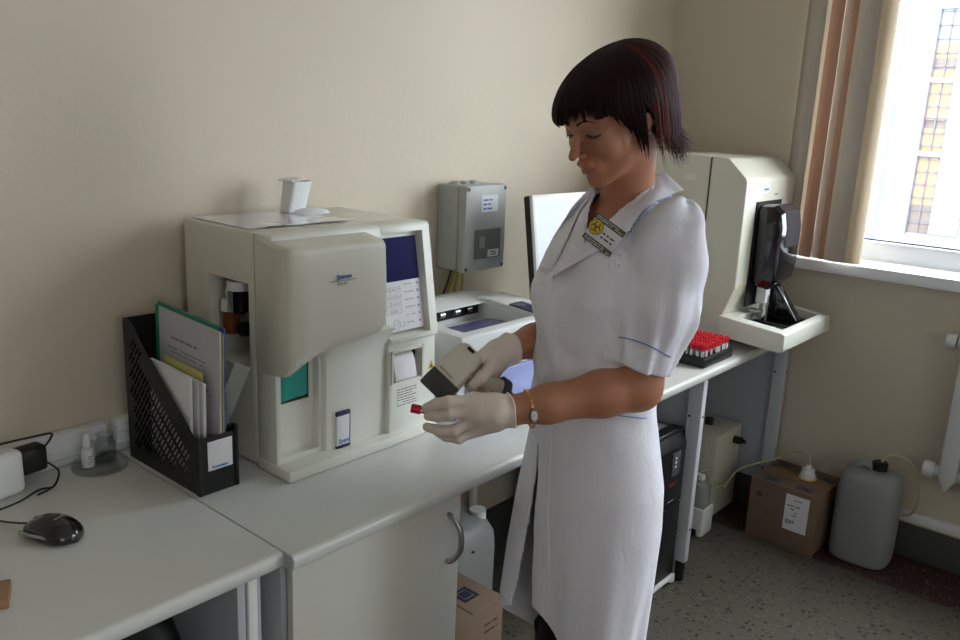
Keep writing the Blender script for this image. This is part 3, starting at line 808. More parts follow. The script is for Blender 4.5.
for r in range(4):
    for cc in range(3):
        p0 = onp(0.0955 - r * 0.0165, 0.0042, 1.2485 + cc * 0.0165)
        merge(b, text_bm(labs[r * 3 + cc], 0.0065, p0, (0, 1, 0), pd, 0.0002))
mk('key_print', b, M['ink'], kp)
M['btnblue'] = mat('pale_blue_key', (120, 150, 196), 0.5); M['btnteal'] = mat('teal_key', (120, 190, 192), 0.5); M['btnviolet'] = mat('violet_key', (172, 130, 186), 0.5)
for i in range(6):
    b = bm_new(); s = 0.106 - i * 0.0175
    p0 = onp(s, 0.004, 1.344); t = bmesh.new(); lathe(t, [(0.0032, 0), (0.003, 0.0006)], (0, 0, 0), 16)
    merge(b, t, Matrix(((0, pd.x, pn.x, p0.x), (1, 0, 0, p0.y), (0, pd.z, pn.z, p0.z), (0, 0, 0, 1))))
    pass
    mk('key', b, M['btnblue' if i < 4 else ('btnteal' if i == 4 else 'btnviolet')], kp)
b = bm_new()
for i in range(6):
    scribble(b, onp(0.104 - i * 0.0175, 0.0043, 1.302), (0, 1, 0), pd, 0.030, 0.005, 1, 0.9, 0.5, seed=i)
mk('key_caption', b, M['palegrey'], kp)
# printer slot
b = bm_new(); box(b, 0.3755, 0.380, 1.252, 1.338, 0.894, 0.960); sl = mk('paper_slot', b, M['black'], rp)
b = bm_new(); prism(b, [(0.381, 0.955), (0.384, 0.897), (0.402, 0.894), (0.4035, 0.899), (0.401, 0.915), (0.396, 0.935), (0.389, 0.950)], 'y', 1.255, 1.322, 0.001); mk('paper_roll', b, M['paper'], sl)
b = bm_new()
for y0, y1, z0, z1 in ((1.244, 1.346, 0.962, 0.968), (1.340, 1.346, 0.888, 0.968), (1.244, 1.250, 0.888, 0.968)): box(b, 0.396, 0.4015, y0, y1, z0, z1, 0.001)
mk('slot_rim', b, M['dev'], sl)
# warning sticker and printed notes, on the nearly vertical lower face
def facex(z): return 0.404 - (z - ZA) * 0.008 / (0.985 - ZA)
z0 = 0.900; xo = facex(z0) + 0.0002
b = bm_new(); prism(b, [(1.364, 0.903), (1.384, 0.905), (1.374, 0.922)], 'x', facex(0.91) + 0.0005, facex(0.91) + 0.0012); ws = mk('warning_sticker', b, M['warn'], rp)
b = bm_new(); lathe(b, [(0.0028, 0), (0.0028, 0.0003)], (facex(0.91) + 0.0012, 1.374, 0.9085), 12, 'x')
for a in (90, 210, 330): lathe(b, [(0.0019, 0), (0.0019, 0.0003)], (facex(0.91) + 0.0012, 1.374 + 0.0035 * math.cos(R(a)), 0.9085 + 0.0035 * math.sin(R(a))), 10, 'x')
mk('biohazard_symbol', b, M['ink'], ws)
b = bm_new(); scribble(b, (facex(0.85) + 0.0006, 1.262, 0.833), (0, 1, 0), (-0.035, 0, 1), 0.062, 0.044, 7, 0.95, 0.28, seed=21); mk('print', b, M['ink'], rp)
# logo on the hood
xh = 0.4395
b = text_bm('Sysmex', 0.0130, (xh, 1.053, 1.164), (0, 1, 0), (0, 0, 1), bold=0.0003); mk('logo', b, M['logo'], hd)
b = bm_new(); box(b, xh - 0.001, xh + 0.0003, 1.036, 1.106, 1.1595, 1.1601); merge(b, text_bm('K X - 2 1', 0.0065, (xh, 1.056, 1.1515), (0, 1, 0), (0, 0, 1))); mk('model_print', b, M['ink'], hd)

# laminated sheet and white scanner stand on top of the analyser
b = bm_new(); rings = []
for i in range(13):
    t = i / 12; row = []
    for j in range(13):
        s = j / 12
        x = 0.055 + (0.275 - 0.055) * t; y = 0.965 + (1.23 - 0.965) * s
        z = AZ + 0.0015 + 0.005 * max(0, t - 0.7) / 0.3 * s ** 2 + 0.004 * max(0, t - 0.75) / 0.25 * (1 - s) * math.sin(s * 7) ** 2
        row.append((x + 0.012 * s, y, z))
    rings.append(row)
t = bmesh.new(); vs = [[t.verts.new(p) for p in r] for r in rings]
for i in range(12):
    for j in range(12): t.faces.new((vs[i][j], vs[i + 1][j], vs[i + 1][j + 1], vs[i][j + 1]))
bmesh.ops.recalc_face_normals(t, faces=t.faces)
r_ = bmesh.ops.extrude_face_region(t, geom=list(t.faces)); 
for v in [e for e in r_['geom'] if isinstance(e, bmesh.types.BMVert)]: v.co.z += 0.0008
merge(b, t); M['plasticsheet'] = mat('laminated_sheet', (214, 214, 222), 0.12, coat=0.6)
sh = mk('laminated_sheet', b, M['plasticsheet']); sh = recenter(sh); tag(sh, 'glossy laminated paper sheet lying on top of the large analyser', 'sheet')
st = thing('scanner_holder', 'white plastic cup-shaped scanner holder standing on the sheet on the analyser', 'holder', (0.12, 1.14, AZ + 0.002), R(0))
b = bm_new(); rings = []
def cupring(z, t, inset=0.0):
    cx, cy = 0.098 + 0.006 * t, 1.205 + 0.012 * t
    w, d = 0.020 + 0.004 * t - inset, 0.028 + 0.004 * t - inset
    pts = []
    for i in range(28):
        a = 2 * math.pi * i / 28
        ca, sa = math.cos(a), math.sin(a)
        e = 0.35 if sa < 0 else 0.9
        pts.append((cx + w * math.copysign(abs(ca) ** e, ca), cy + d * math.copysign(abs(sa) ** e, sa), z))
    return pts
for k in range(9): rings.append(cupring(AZ + 0.0035 + 0.072 * k / 8, k / 8))
for k in range(8, -1, -1): rings.append(cupring(AZ + 0.0055 + 0.070 * k / 8, k / 8, 0.0022))
loft(b, rings); cup = mk('cup', b, M['white'], st)
b = bm_new(); prism(b, [(1.176, AZ + 0.0755), (1.182, AZ + 0.0785), (1.215, AZ + 0.083), (1.215, AZ + 0.0805), (1.182, AZ + 0.0757)], 'x', 0.077, 0.128, 0.0006); mk('lip', b, M['white'], st)
b = bm_new(); lathe(b, [(0.0001, 0.012), (0.02, 0.0115), (0.036, 0.007), (0.042, 0.0), (0.0001, 0.0)], (0, 0, 0), 36, cap=False)
b.transform(Matrix.Translation((0.118, 1.238, AZ + 0.0015)) @ Matrix.Diagonal((0.95, 1.2, 1, 1))); mk('foot', b, M['white'], st)

# ================================================================ ELECTRICAL BOX ON THE WALL
eb = thing('electrical_box', 'grey plastic electrical junction box mounted on the wall above the printer', 'electrical box', (0.0, 1.88, 1.035))
b = bm_new(); box(b, 0.002, 0.085, 1.795, 1.975, 1.04, 1.29, 0.006); bo = mk('body', b, M['boxgrey'], eb)
b = bm_new(); box(b, 0.087, 0.118, 1.793, 1.977, 1.038, 1.292, 0.006); ld = mk('cover', b, M['boxgrey'], eb)
for y in (1.822, 1.863, 1.903):
    b = bm_new(); lathe(b, [(0.017, 0), (0.016, 0.006), (0.010, 0.010), (0.009, 0.010)], (0.045, y, 1.289), 24); mk('grommet', b, M['boxgrey'], bo)
for z in (1.243, 1.185, 1.128):
    b = bm_new()
    for r, d in ((0.018, 0.002), (0.013, 0.0035), (0.007, 0.005)): cyl(b, (0.045, 1.7955 - d, z), r, d, 'y', 24)
    mk('grommet', b, M['boxgrey'], bo)
for y, z in ((1.803, 1.281), (1.967, 1.281), (1.803, 1.048), (1.967, 1.048)):
    b = bm_new(); cyl(b, (0.1175, y, z), 0.006, 0.0015, 'x', 16); mk('screw', b, M['darkgrey'], ld)
b = bm_new(); box(b, 0.118, 0.1215, 1.835, 1.952, 1.075, 1.162, 0.001); wn_ = mk('breaker_window', b, M['boxgrey2'], ld)
b = bm_new(); box(b, 0.1215, 0.1235, 1.853, 1.877, 1.108, 1.142, 0.001); mk('breaker', b, M['grey'], wn_)
b = bm_new(); box(b, 0.1215, 0.1226, 1.893, 1.943, 1.078, 1.100); s_ = mk('sticker', b, M['paper'], wn_)
b = bm_new(); scribble(b, (0.1227, 1.905, 1.082), (0, 1, 0), (0, 0, 1), 0.026, 0.015, 2, 1.0, 0.5, seed=3); mk('print', b, M['ink'], s_)
b = bm_new(); box(b, 0.118, 0.1188, 1.862, 1.935, 1.213, 1.262); s_ = mk('sticker', b, M['paper'], ld)
b = bm_new(); scribble(b, (0.1189, 1.868, 1.218), (0, 1, 0), (0, 0, 1), 0.06, 0.038, 3, 0.8, 0.35, seed=6); mk('print', b, M['logo'], s_)
for nm, pts, mm, r, lb_ in (('cable', [(0.030, 1.838, 1.037), (0.024, 1.826, 0.99), (0.016, 1.808, 0.93), (0.014, 1.80, 0.86), (0.014, 1.80, 0.757)], 'black', 0.0035, 'thin black cable dropping from the grey wall box'),
                        ('cable', [(0.034, 1.846, 1.037), (0.026, 1.838, 0.99), (0.018, 1.826, 0.93), (0.014, 1.822, 0.86), (0.014, 1.822, 0.757)], 'wireyellow', 0.0038, 'yellow cable dropping from the wall box next to the black one'),
                        ('cable', [(0.040, 1.856, 1.037), (0.032, 1.856, 0.99), (0.022, 1.856, 0.93), (0.014, 1.856, 0.86), (0.014, 1.856, 0.757)], 'wireyellow', 0.0042, 'middle and thickest yellow cable hanging from the wall box'),
                        ('cable', [(0.045, 1.866, 1.037), (0.038, 1.880, 1.00), (0.026, 1.888, 0.93), (0.014, 1.889, 0.86), (0.014, 1.889, 0.757)], 'wireyellow', 0.0035, 'rightmost yellow cable bowing out below the wall box')):
    b = bm_new(); tube(b, pts, r, n=10); o = mk(nm, b, M[mm]); tag(o, lb_, 'cable', 'cables below the wall box')

# ================================================================ PRINTER
pr = thing('printer', 'white laser printer with an open output recess beside the large analyser', 'printer', (0.26, 1.65, CT))
PX0, PX1, PY0, PY1 = 0.09, 0.430, 1.447, 1.868
b = bm_new()
prism(b, [(PX0, 0.795), (PX1 - 0.012, 0.795), (PX1 - 0.012, 0.858), (PX1, 0.862), (PX1 + 0.0, 0.966), (PX1 - 0.008, 0.971), (0.235, 0.974), (0.235, 0.980), (0.14, 0.988), (PX0, 0.980)], 'y', PY0, PY1, 0.004)
c = bm_new(); prism(c, [(0.205, 0.93), (0.40, 0.945), (0.40, 1.05), (0.237, 1.05), (0.237, 0.978), (0.205, 0.978)], 'y', PY0 + 0.038, PY1 - 0.110)
b = boolean(b, c); pb_ = mk('body', b, M['prn'], pr)
b = bm_new(); prism(b, [(PX0 + 0.03, CT + 0.002), (PX1 - 0.018, CT + 0.002), (PX1 - 0.014, 0.794), (PX0 + 0.03, 0.794)], 'y', PY0 + 0.01, PY1 - 0.01); mk('base', b, M['prnblue'], pr)
b = bm_new(); box(b, PX1 - 0.016, PX1 - 0.004, PY0 + 0.03, PY1 - 0.008, CT + 0.004, 0.857, 0.004); mk('paper_cassette', b, M['prnblue'], pr)
b = bm_new(); box(b, 0.207, 0.212, PY0 + 0.040, PY1 - 0.112, 0.945, 0.976); ex = mk('exit_slot', b, M['black'], pr)
for y in (1.53, 1.60, 1.66, 1.71):
    b = bm_new(); cyl(b, (0.214, y - 0.010, 0.962), 0.009, 0.02, 'y', 16); mk('exit_roller', b, M['metal'] if y < 1.7 else M['blackgloss'], ex)
b = bm_new()
prism(b, [(0.262, 0.9385), (0.385, 0.9475), (0.385, 0.950), (0.262, 0.941)], 'y', 1.53, 1.74)
mk('output_tray', b, M['prnpurple'], pr)
# raised control side
b = bm_new(); prism(b, [(0.20, 0.972), (0.20, 0.991), (0.235, 0.991), (PX1 - 0.004, 0.975), (PX1 - 0.002, 0.970)], 'y', PY1 - 0.106, PY1, 0.003); cs_ = mk('control_side', b, M['prn'], pr)
b = bm_new(); prism(b, [(0.315, 0.9880), (0.315, 0.983), (0.418, 0.972), (0.418, 0.9785)], 'y', PY1 - 0.102, PY1 - 0.045, 0.0005); cp_ = mk('control_panel', b, M['navy'], pr)
b = bm_new(); t = bmesh.new(); lathe(t, [(0.010, 0), (0.009, 0.002)], (0, 0, 0), 20); merge(b, t, Matrix.Translation((0.400, PY1 - 0.070, 0.9795)) @ Matrix.Diagonal((1, 1.4, 1, 1)))
mk('button', b, M['grey'], cp_)
b = bm_new(); t = bmesh.new(); lathe(t, [(0.004, 0), (0.0035, 0.0015)], (0, 0, 0), 16); merge(b, t, Matrix.Translation((0.345, PY1 - 0.075, 0.9852))); mk('button', b, M['grey'], cp_)

# ================================================================ MONITOR
mo = thing('monitor', 'slim white-bezelled computer monitor with a black back behind the printer', 'monitor', (0.27, 2.10, CT))
def mt(bm): bm.transform(Matrix.Translation((0.315, 2.105, 1.108)) @ Matrix.Rotation(R(-3), 4, 'Z') @ Matrix.Rotation(R(-9), 4, 'Y')); return bm
b = bm_new(); box(b, -0.012, 0.0, -0.215, 0.215, -0.165, 0.172, 0.004)
c = bm_new(); box(c, -0.0025, 0.02, -0.197, 0.197, -0.143, 0.153)
b = boolean(b, c); mk('bezel', mt(b), M['pvc'], mo)
b = bm_new(); box(b, -0.036, -0.012, -0.213, 0.213, -0.163, 0.170, 0.006); mk('back_shell', mt(b), M['black'], mo)
M['lcd'] = mat('lit_pale_screen', (120, 126, 134), 0.3, emit=(186, 196, 206), estr=0.42)
b = bm_new(); box(b, -0.006, -0.002, -0.1965, 0.1965, -0.1425, 0.1525); mk('screen', mt(b), M['lcd'], mo)
b = text_bm('LG', 0.010, (0.0003, 0.02, 0.158), (0, 1, 0), (0, 0, 1), bold=0.0003); mk('logo', mt(b), M['ink'], mo)
b = bm_new(); box(b, -0.022, 0.0, -0.035, 0.035, -0.20, 0.06, 0.005); b.transform(Matrix.Translation((0.255, 2.105, 0.975))); mk('stand_neck', b, M['black'], mo)
b = bm_new(); lathe(b, [(0.0001, 0), (0.105, 0), (0.10, 0.012), (0.03, 0.018), (0.0001, 0.018)], (0.27, 2.105, CT + 0.001), 36, cap=False); mk('stand_base', b, M['black'], mo)

# ================================================================ SECOND ANALYSER
m2 = thing('coagulation_analyser', 'tall cream analyser with a black sampler cover and protruding tray by the window', 'laboratory analyser', (0.33, 2.86, CT))
MX0, MX1, MY0, MY1 = 0.06, 0.596, 2.645, 3.065
b = bm_new()
prism(b, [(0.447, 0.783), (0.555, 0.783), (0.545, 0.86), (0.580, 0.960), (0.580, 1.312), (0.575, 1.325), (0.508, 1.386), (0.447, 1.390)], 'y', MY0, MY1, 0.007)
bd = mk('front_body', b, M['dev'], m2)
b = bm_new(); prism(b, [(MX0, CT + 0.012), (0.443, CT + 0.012), (0.443, 1.390), (MX0, 1.390)], 'y', MY0 + 0.002, MY1, 0.006); rb_ = mk('rear_body', b, M['dev'], m2)
b = bm_new(); box(b, MX0 + 0.01, 0.4455, MY0 + 0.0, MY1, 0.8985, 0.9005); box(b, 0.4425, 0.4475, MY0 + 0.004, MY1 - 0.004, 0.77, 1.386); mk('seam', b, M['devdark'], m2)
b = bm_new(); box(b, 0.355, 0.395, MY0 - 0.0006, MY0 + 0.004, 1.305, 1.325); mk('type_plate', b, M['dev2'], rb_)
for x, y in ((0.1, 2.68), (0.41, 2.68), (0.1, 3.03), (0.41, 3.03)):
    b = bm_new(); cyl(b, (x, y, CT + 0.0005), 0.016, 0.013, n=16); mk('foot', b, M['black'], m2)
# protruding tray
b = bm_new(); prism(b, [(0.536, 0.790), (0.752, 0.774), (0.770, 0.782), (0.768, 0.838), (0.752, 0.842), (0.54, 0.862), (0.536, 0.862)], 'y', MY0 - 0.006, MY1 + 0.004, 0.005)
c = bm_new(); box(c, 0.585, 0.740, MY0 + 0.045, MY1 - 0.04, 0.812, 0.95)
b = boolean(b, c); ty = mk('tray', b, M['dev2'], m2)
b = bm_new(); box(b, 0.586, 0.739, MY0 + 0.046, MY1 - 0.041, 0.8125, 0.818)
for k in range(6): box(b, 0.585, 0.725, MY0 + 0.06 + k * 0.05, MY0 + 0.085 + k * 0.05, 0.818, 0.828, 0.002)
mk('sample_rack_bed', b, M['blackmatte'], ty)
for k in range(5):
    b = bm_new(); cyl(b, (0.60 + 0.024 * k, MY0 + 0.075, 0.819), 0.009, 0.02, n=16); mk('reagent_cup', b, M['metal'], ty)
# black recess and sampler cover
b = bm_new(); prism(b, [(0.5790, 0.885), (0.5840, 0.885), (0.5840, 1.245), (0.5790, 1.245)], 'y', MY0 + 0.09, MY0 + 0.30); mk('sampler_recess', b, M['blackmatte'], m2)
b = bm_new(); rings = []
for y, e in ((MY0 + 0.105, 0.022), (MY0 + 0.110, 0.006), (MY0 + 0.125, 0.0), (MY0 + 0.215, 0.0), (MY0 + 0.262, 0.002), (MY0 + 0.285, 0.016), (MY0 + 0.290, 0.030)):
    rings.append([(0.5845, y, 1.235 - e), (0.6380 - e, y, 1.238 - e), (0.6680 - e, y, 1.215 - e), (0.6780 - e, y, 1.165), (0.6780 - e, y, 1.04), (0.6700 - e, y, 0.985 + e), (0.6380 - e, y, 0.950 + e), (0.5980, y, 0.955 + e), (0.5845, y, 0.97 + e)])
loft(b, rings); sc_ = mk('sampler_cover', b, M['blackgloss'], m2, angle=28)
b = bm_new(); prism(b, [(0.6385, 1.2395), (0.6395, 1.2385), (0.6695, 1.2150), (0.6795, 1.165), (0.6795, 1.10), (0.6783, 1.10), (0.6783, 1.165), (0.6680, 1.2145)], 'y', MY0 + 0.130, MY0 + 0.255)
mk('cover_face', b, mat('smoked_cover_face', (70, 70, 80), 0.12, coat=1.0, metal=0.3), sc_)
# probe mechanism below
b = bm_new(); box(b, 0.5930, 0.6280, MY0 + 0.15, MY0 + 0.19, 0.895, 0.955, 0.003); mk('probe_block', b, M['white'], m2)
b = bm_new(); cyl(b, (0.6110, MY0 + 0.165, 0.832), 0.006, 0.066, n=14); cyl(b, (0.6000, MY0 + 0.15, 0.84), 0.014, 0.012, n=18); cyl(b, (0.6280, MY0 + 0.175, 0.832), 0.004, 0.09, n=12); box(b, 0.5850, 0.6280, MY0 + 0.125, MY0 + 0.15, 0.865, 0.875, 0.002); mk('probe', b, M['metal'], m2)
b = bm_new(); prism(b, [(0.6180, 0.955), (0.6460, 0.955), (0.728, 0.845), (0.722, 0.832), (0.6180, 0.832)], 'y', MY0 + 0.200, MY0 + 0.245, 0.003); mk('arm_guard', b, M['blackgloss'], m2)
b = bm_new(); box(b, 0.5800, 0.5808, MY0 + 0.142, MY0 + 0.182, 1.272, 1.300); st_ = mk('badge', b, M['paper'], m2)
mk('badge_print', text_bm('Sysmex', 0.0115, (0.5809, MY0 + 0.1445, 1.282), (0, 1, 0), (0, 0, 1), bold=0.0004), M['logo'], st_)
b = text_bm('CA-560', 0.009, (0.5805, MY0 + 0.235, 1.262), (0, 1, 0), (0, 0, 1)); mk('model_print', b, M['inklight'], m2)
b = bm_new(); prism(b, [(MY0 + 0.025, 0.958), (MY0 + 0.043, 0.958), (MY0 + 0.034, 0.974)], 'x', 0.5792, 0.5812); mk('warning_sticker', b, M['warn'], m2)

# ================================================================ TUBE RACK
rk = thing('tube_rack', 'black plastic tray rack packed with red-capped blood tubes on the worktop', 'tube rack', (0.565, 2.46, CT))
RX0, RX1, RY0, RY1 = 0.500, 0.634, 2.358, 2.562
b = bm_new(); box(b, RX0, RX1, RY0, RY1, CT + 0.001, CT + 0.034, 0.004)
c = bm_new(); box(c, RX0 + 0.008, RX1 - 0.008, RY0 + 0.008, RY1 - 0.008, CT + 0.006, CT + 0.06)
b = boolean(b, c); mk('tray', b, M['black'], rk)
tubes = []
def make_tube(loc, lab):
    o = thing('blood_tube', lab, 'tube', loc, 0, 'red-capped tubes in the black rack')
    b = bm_new(); lathe(b, [(0.0001, 0), (0.004, 0.001), (0.0058, 0.005), (0.0058, 0.051), (0.0001, 0.051)], (0, 0, 0), 14, cap=False); mk('tube', b, M['tubeglass'], o, local=True)
    b = bm_new(); lathe(b, [(0.00605, 0.022), (0.00605, 0.042)], (0, 0, 0), 14, cap=False)
    bmesh.ops.delete(b, geom=[f for f in b.faces if f.calc_center_median().y > -0.0015], context='FACES')
    r_ = bmesh.ops.extrude_face_region(b, geom=list(b.faces))
    for v in [e for e in r_['geom'] if isinstance(e, bmesh.types.BMVert)]: v.co.x *= 1.03; v.co.y *= 1.03
    mk('label', b, M['paper'], o, local=True)
    b = bm_new(); lathe(b, [(0.0001, 0.002), (0.0045, 0.003), (0.00585, 0.006), (0.00585, 0.036), (0.0001, 0.036)], (0, 0, 0), 14, cap=False)
    b.transform(Matrix.Diagonal((1.01, 1.01, 1, 1))); mk('blood', b, M['blood'], o, local=True)
    b = bm_new(); lathe(b, [(0.0078, 0.046), (0.0082, 0.048), (0.0082, 0.060), (0.0074, 0.0625), (0.004, 0.0625), (0.0035, 0.060), (0.0001, 0.060)], (0, 0, 0), 18, cap=False); mk('cap', b, M['red'], o, local=True)
    return o
n1, n2 = 6, 10
t0 = None
lz = CT + 0.0065
places = ['in the front row nearest the worktop edge', 'in the second row from the worktop edge', 'in the third row from the worktop edge', 'in the third row from the wall side', 'in the second row from the wall side', 'in the row nearest the wall']
seat = ['at the near end', 'second from the near end', 'third from the near end', 'fourth from the near end', 'fifth from the near end', 'fifth from the window end', 'fourth from the window end', 'third from the window end', 'second from the window end', 'at the window end']
for i in range(n1):
    for j in range(n2):
        x = RX1 - 0.0185 - i * 0.0193; y = RY0 + 0.0185 + j * 0.0185
        z = lz + rng.uniform(0, 0.003)
        lab = 'red-capped tube %s, %s' % (places[i], seat[j])
        if t0 is None: t0 = make_tube((x, y, z), lab); continue
        c = t0.copy(); COL.objects.link(c); c.location = (x, y, z); c.rotation_euler = (0, 0, rng.uniform(-1.2, 2.6)); c['label'] = lab
        for ch in t0.children:
            k = ch.copy(); COL.objects.link(k); k.parent = c

# ================================================================ UNDER THE COUNTER
# UPS tower on a white plinth
b = bm_new(); prism(b, [(2.150, 0.0), (2.165, 0.0), (2.20, 0.016), (2.312, 0.016), (2.347, 0.0), (2.362, 0.0), (2.362, 0.030), (2.150, 0.030)], 'x', 0.10, 0.612, 0.003)
o = recenter(mk('floor_stand', b, M['white'])); tag(o, 'low white stand under the black power supply tower', 'stand')
up_ = thing('power_supply_tower', 'tall black uninterruptible power supply tower on a low white stand', 'power supply', (0.35, 2.26, 0.031))
b = bm_new(); box(b, 0.12, 0.590, 2.162, 2.350, 0.031, 0.545, 0.006); mk('body', b, M['blackmatte'], up_)
b = bm_new(); prism(b, [(0.590, 0.30), (0.606, 0.302), (0.606, 0.50), (0.585, 0.549), (0.55, 0.549), (0.55, 0.546), (0.590, 0.546)], 'y', 2.160, 2.352, 0.002); fp_ = mk('front_cover', b, M['black'], up_)
b = bm_new(); box(b, 0.591, 0.606, 2.160, 2.352, 0.034, 0.296, 0.003); mk('battery_cover', b, M['black'], up_)
b = bm_new(); box(b, 0.606, 0.609, 2.262, 2.315, 0.405, 0.485, 0.001); cp2 = mk('control_panel', b, M['darkgrey'], up_)
for k in range(3):
    b = bm_new(); box(b, 0.609, 0.6105, 2.280, 2.288, 0.435 + k * 0.014, 0.441 + k * 0.014); mk('indicator', b, M['paper'], cp2)
b = bm_new(); box(b, 0.606, 0.6075, 2.262, 2.300, 0.372, 0.380); mk('badge', b, mat('dark_red_badge', (110, 24, 28), 0.4), up_)
b = bm_new(); box(b, 0.606, 0.6068, 2.262, 2.298, 0.318, 0.3195); mk('badge', b, M['grey'], up_)
b = bm_new(); box(b, 0.33, 0.545, 2.19, 2.33, 0.5452, 0.5465); o = mk('paper_label', b, M['papergrey'], up_)
# cream pump unit
pu = thing('pump_unit', 'cream metal box with two black knobs under the worktop between the panels', 'pump unit', (0.30, 2.86, 0))
b = bm_new(); box(b, 0.20, 0.500, 2.835, 3.055, 0.012, 0.350, 0.004); mk('housing', b, M['unit'], pu)
for x, y in ((0.22, 2.86), (0.475, 2.86), (0.22, 3.03), (0.475, 3.03)):
    b = bm_new(); cyl(b, (x, y, 0), 0.012, 0.012, n=14); mk('foot', b, M['black'], pu)
b = bm_new(); cyl(b, (0.41, 2.95, 0.350), 0.017, 0.024, n=20); mk('knob', b, M['black'], pu)
b = bm_new(); cyl(b, (0.500, 2.995, 0.300), 0.015, 0.03, 'x', 20); cyl(b, (0.500, 2.995, 0.300), 0.008, 0.045, 'x', 16); mk('knob', b, M['black'], pu)
b = bm_new(); cyl(b, (0.45, 2.8345, 0.26), 0.003, 0.001, 'y', 10); mk('screw', b, M['black'], pu)
# small bottle in a white holder
bt = thing('reagent_bottle', 'small cloudy white bottle standing in a white holder on the floor behind the leg', 'bottle', (0.50, 2.715, 0.0))
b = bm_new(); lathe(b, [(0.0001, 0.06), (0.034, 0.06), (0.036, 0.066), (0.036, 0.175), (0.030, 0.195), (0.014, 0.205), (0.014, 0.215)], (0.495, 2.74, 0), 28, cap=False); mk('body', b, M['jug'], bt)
b = bm_new(); cyl(b, (0.495, 2.74, 0.212), 0.016, 0.018, n=20); mk('cap', b, M['white'], bt)
hb2 = bm_new(); box(hb2, 0.448, 0.542, 2.693, 2.787, 0.0, 0.115, 0.012); c = bm_new(); box(c, 0.456, 0.534, 2.701, 2.779, 0.058, 0.2); hb2 = boolean(hb2, c)
c = bm_new(); box(c, 0.47, 0.52, 2.6, 2.9, -0.01, 0.03); hb2 = boolean(hb2, c)
o = recenter(mk('bottle_holder', hb2, M['white'])); tag(o, 'white plastic holder with a cut-out foot carrying the small bottle', 'holder')
# small carton and jerrycan right of the cabinet
M['mark'] = mat('dark_blue_print', (30, 42, 68), 0.6)
bx = thing('small_carton', 'small brown carton with a dark blue diamond mark beneath the worktop', 'box', (0.45, 1.39, 0))
b = bm_new(); box(b, 0.345, 0.548, 1.28, 1.512, 0.0, 0.300, 0.002); kb = mk('carton_body', b, M['kraft'], bx)
b = bm_new(); box(b, 0.346, 0.547, 1.394, 1.396, 0.2995, 0.3008); mk('flap_gap', b, M['kraftedge'], kb)
b = bm_new()
t = bmesh.new(); box(t, -0.026, 0.026, -0.026, 0.026, 0, 0.0012); c = bmesh.new(); box(c, -0.018, 0.018, -0.018, 0.018, -0.01, 0.01); t = boolean(t, c)
box(t, -0.013, 0.013, -0.013, 0.013, 0, 0.0012); merge(b, t, Matrix.Translation((0.475, 1.445, 0.3)) )
mk('diamond_mark', b, M['mark'], kb)
b = bm_new(); scribble(b, (0.5485, 1.44, 0.20), (0, 1, 0), (0, 0, 1), 0.05, 0.06, 3, 0.7, 0.3, seed=9); mk('print', b, M['kraftedge'], kb)
jc = thing('jerrycan', 'white plastic jerrycan standing under the worktop behind the small carton', 'jerrycan', (0.20, 1.66, 0))
b = bm_new(); rings = []
for z, s, r in ((0, 0.94, 0.03), (0.01, 1, 0.03), (0.24, 1, 0.03), (0.285, 0.97, 0.032), (0.32, 0.82, 0.035), (0.34, 0.6, 0.04), (0.345, 0.3, 0.03)):
    ring = []
    for i in range(32):
        a = 2 * math.pi * i / 32
        ca, sa = math.cos(a), math.sin(a)
        ring.append((0.20 + 0.115 * s * math.copysign(abs(ca) ** 0.5, ca), 1.675 + 0.125 * s * math.copysign(abs(sa) ** 0.5, sa), z))
    rings.append(ring)
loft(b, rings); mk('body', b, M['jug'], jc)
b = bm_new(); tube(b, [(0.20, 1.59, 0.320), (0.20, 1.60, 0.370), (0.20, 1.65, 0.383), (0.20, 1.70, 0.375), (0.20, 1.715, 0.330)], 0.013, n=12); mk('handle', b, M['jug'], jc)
b = bm_new(); cyl(b, (0.25, 1.75, 0.315), 0.025, 0.035, n=24); mk('cap', b, M['white'], jc)
b = bm_new(); cyl(b, (0.3155, 1.66, 0.27), 0.004, 0.0015, 'x', 10); mk('mark', b, M['black'], jc)

# ================================================================ CARTON AND JUG BY THE WALL
cx = thing('cardboard_carton', 'brown cardboard carton with a white shipping label standing on the red floor strip', 'box', (0.765, 2.97, 0))
b = bm_new(); t = bmesh.new(); box(t, -0.125, 0.125, -0.118, 0.118, 0, 0.232, 0.002); CM = Matrix.Translation((0.766, 2.975, 0)) @ Matrix.Rotation(R(-1.0), 4, 'Z')
merge(b, t, CM); cbod = mk('carton_body', b, M['kraft'], cx)
def cm(bm): bm.transform(CM); return bm
b = bm_new(); box(b, -0.1245, 0.1245, -0.001, 0.001, 0.2315, 0.2328); mk('flap_gap', cm(b), M['kraftedge'], cbod)
b = bm_new(); box(b, -0.126, 0.126, -0.030, 0.030, 0.2319, 0.2326); box(b, 0.1249, 0.1256, -0.03, 0.03, 0.16, 0.232); mk('packing_tape', cm(b), M['tape'], cbod)
for x, y in ((-0.06, -0.085), (-0.075, 0.075), (0.06, -0.085), (0.085, 0.06)):
    b = bm_new(); t = bmesh.new(); box(t, x - 0.026, x + 0.026, y - 0.018, y + 0.018, 0.2322, 0.2330)
    c = bmesh.new(); box(c, x - 0.021, x + 0.021, y - 0.013, y + 0.013, 0.22, 0.24); t = boolean(t, c)
    box(t, x - 0.014, x + 0.014, y - 0.008, y + 0.008, 0.2322, 0.2330); merge(b, t)
    mk('printed_mark', cm(b), M['mark'], cbod)
b = bm_new(); box(b, 0.1249, 0.1257, 0.04, 0.085, 0.13, 0.175); mk('printed_mark', cm(b), M['mark'], cbod)
b = bm_new(); box(b, 0.010, 0.095, -0.1190, -0.1182, 0.075, 0.212); sl_ = mk('shipping_label', cm(b), M['paper'], cbod)
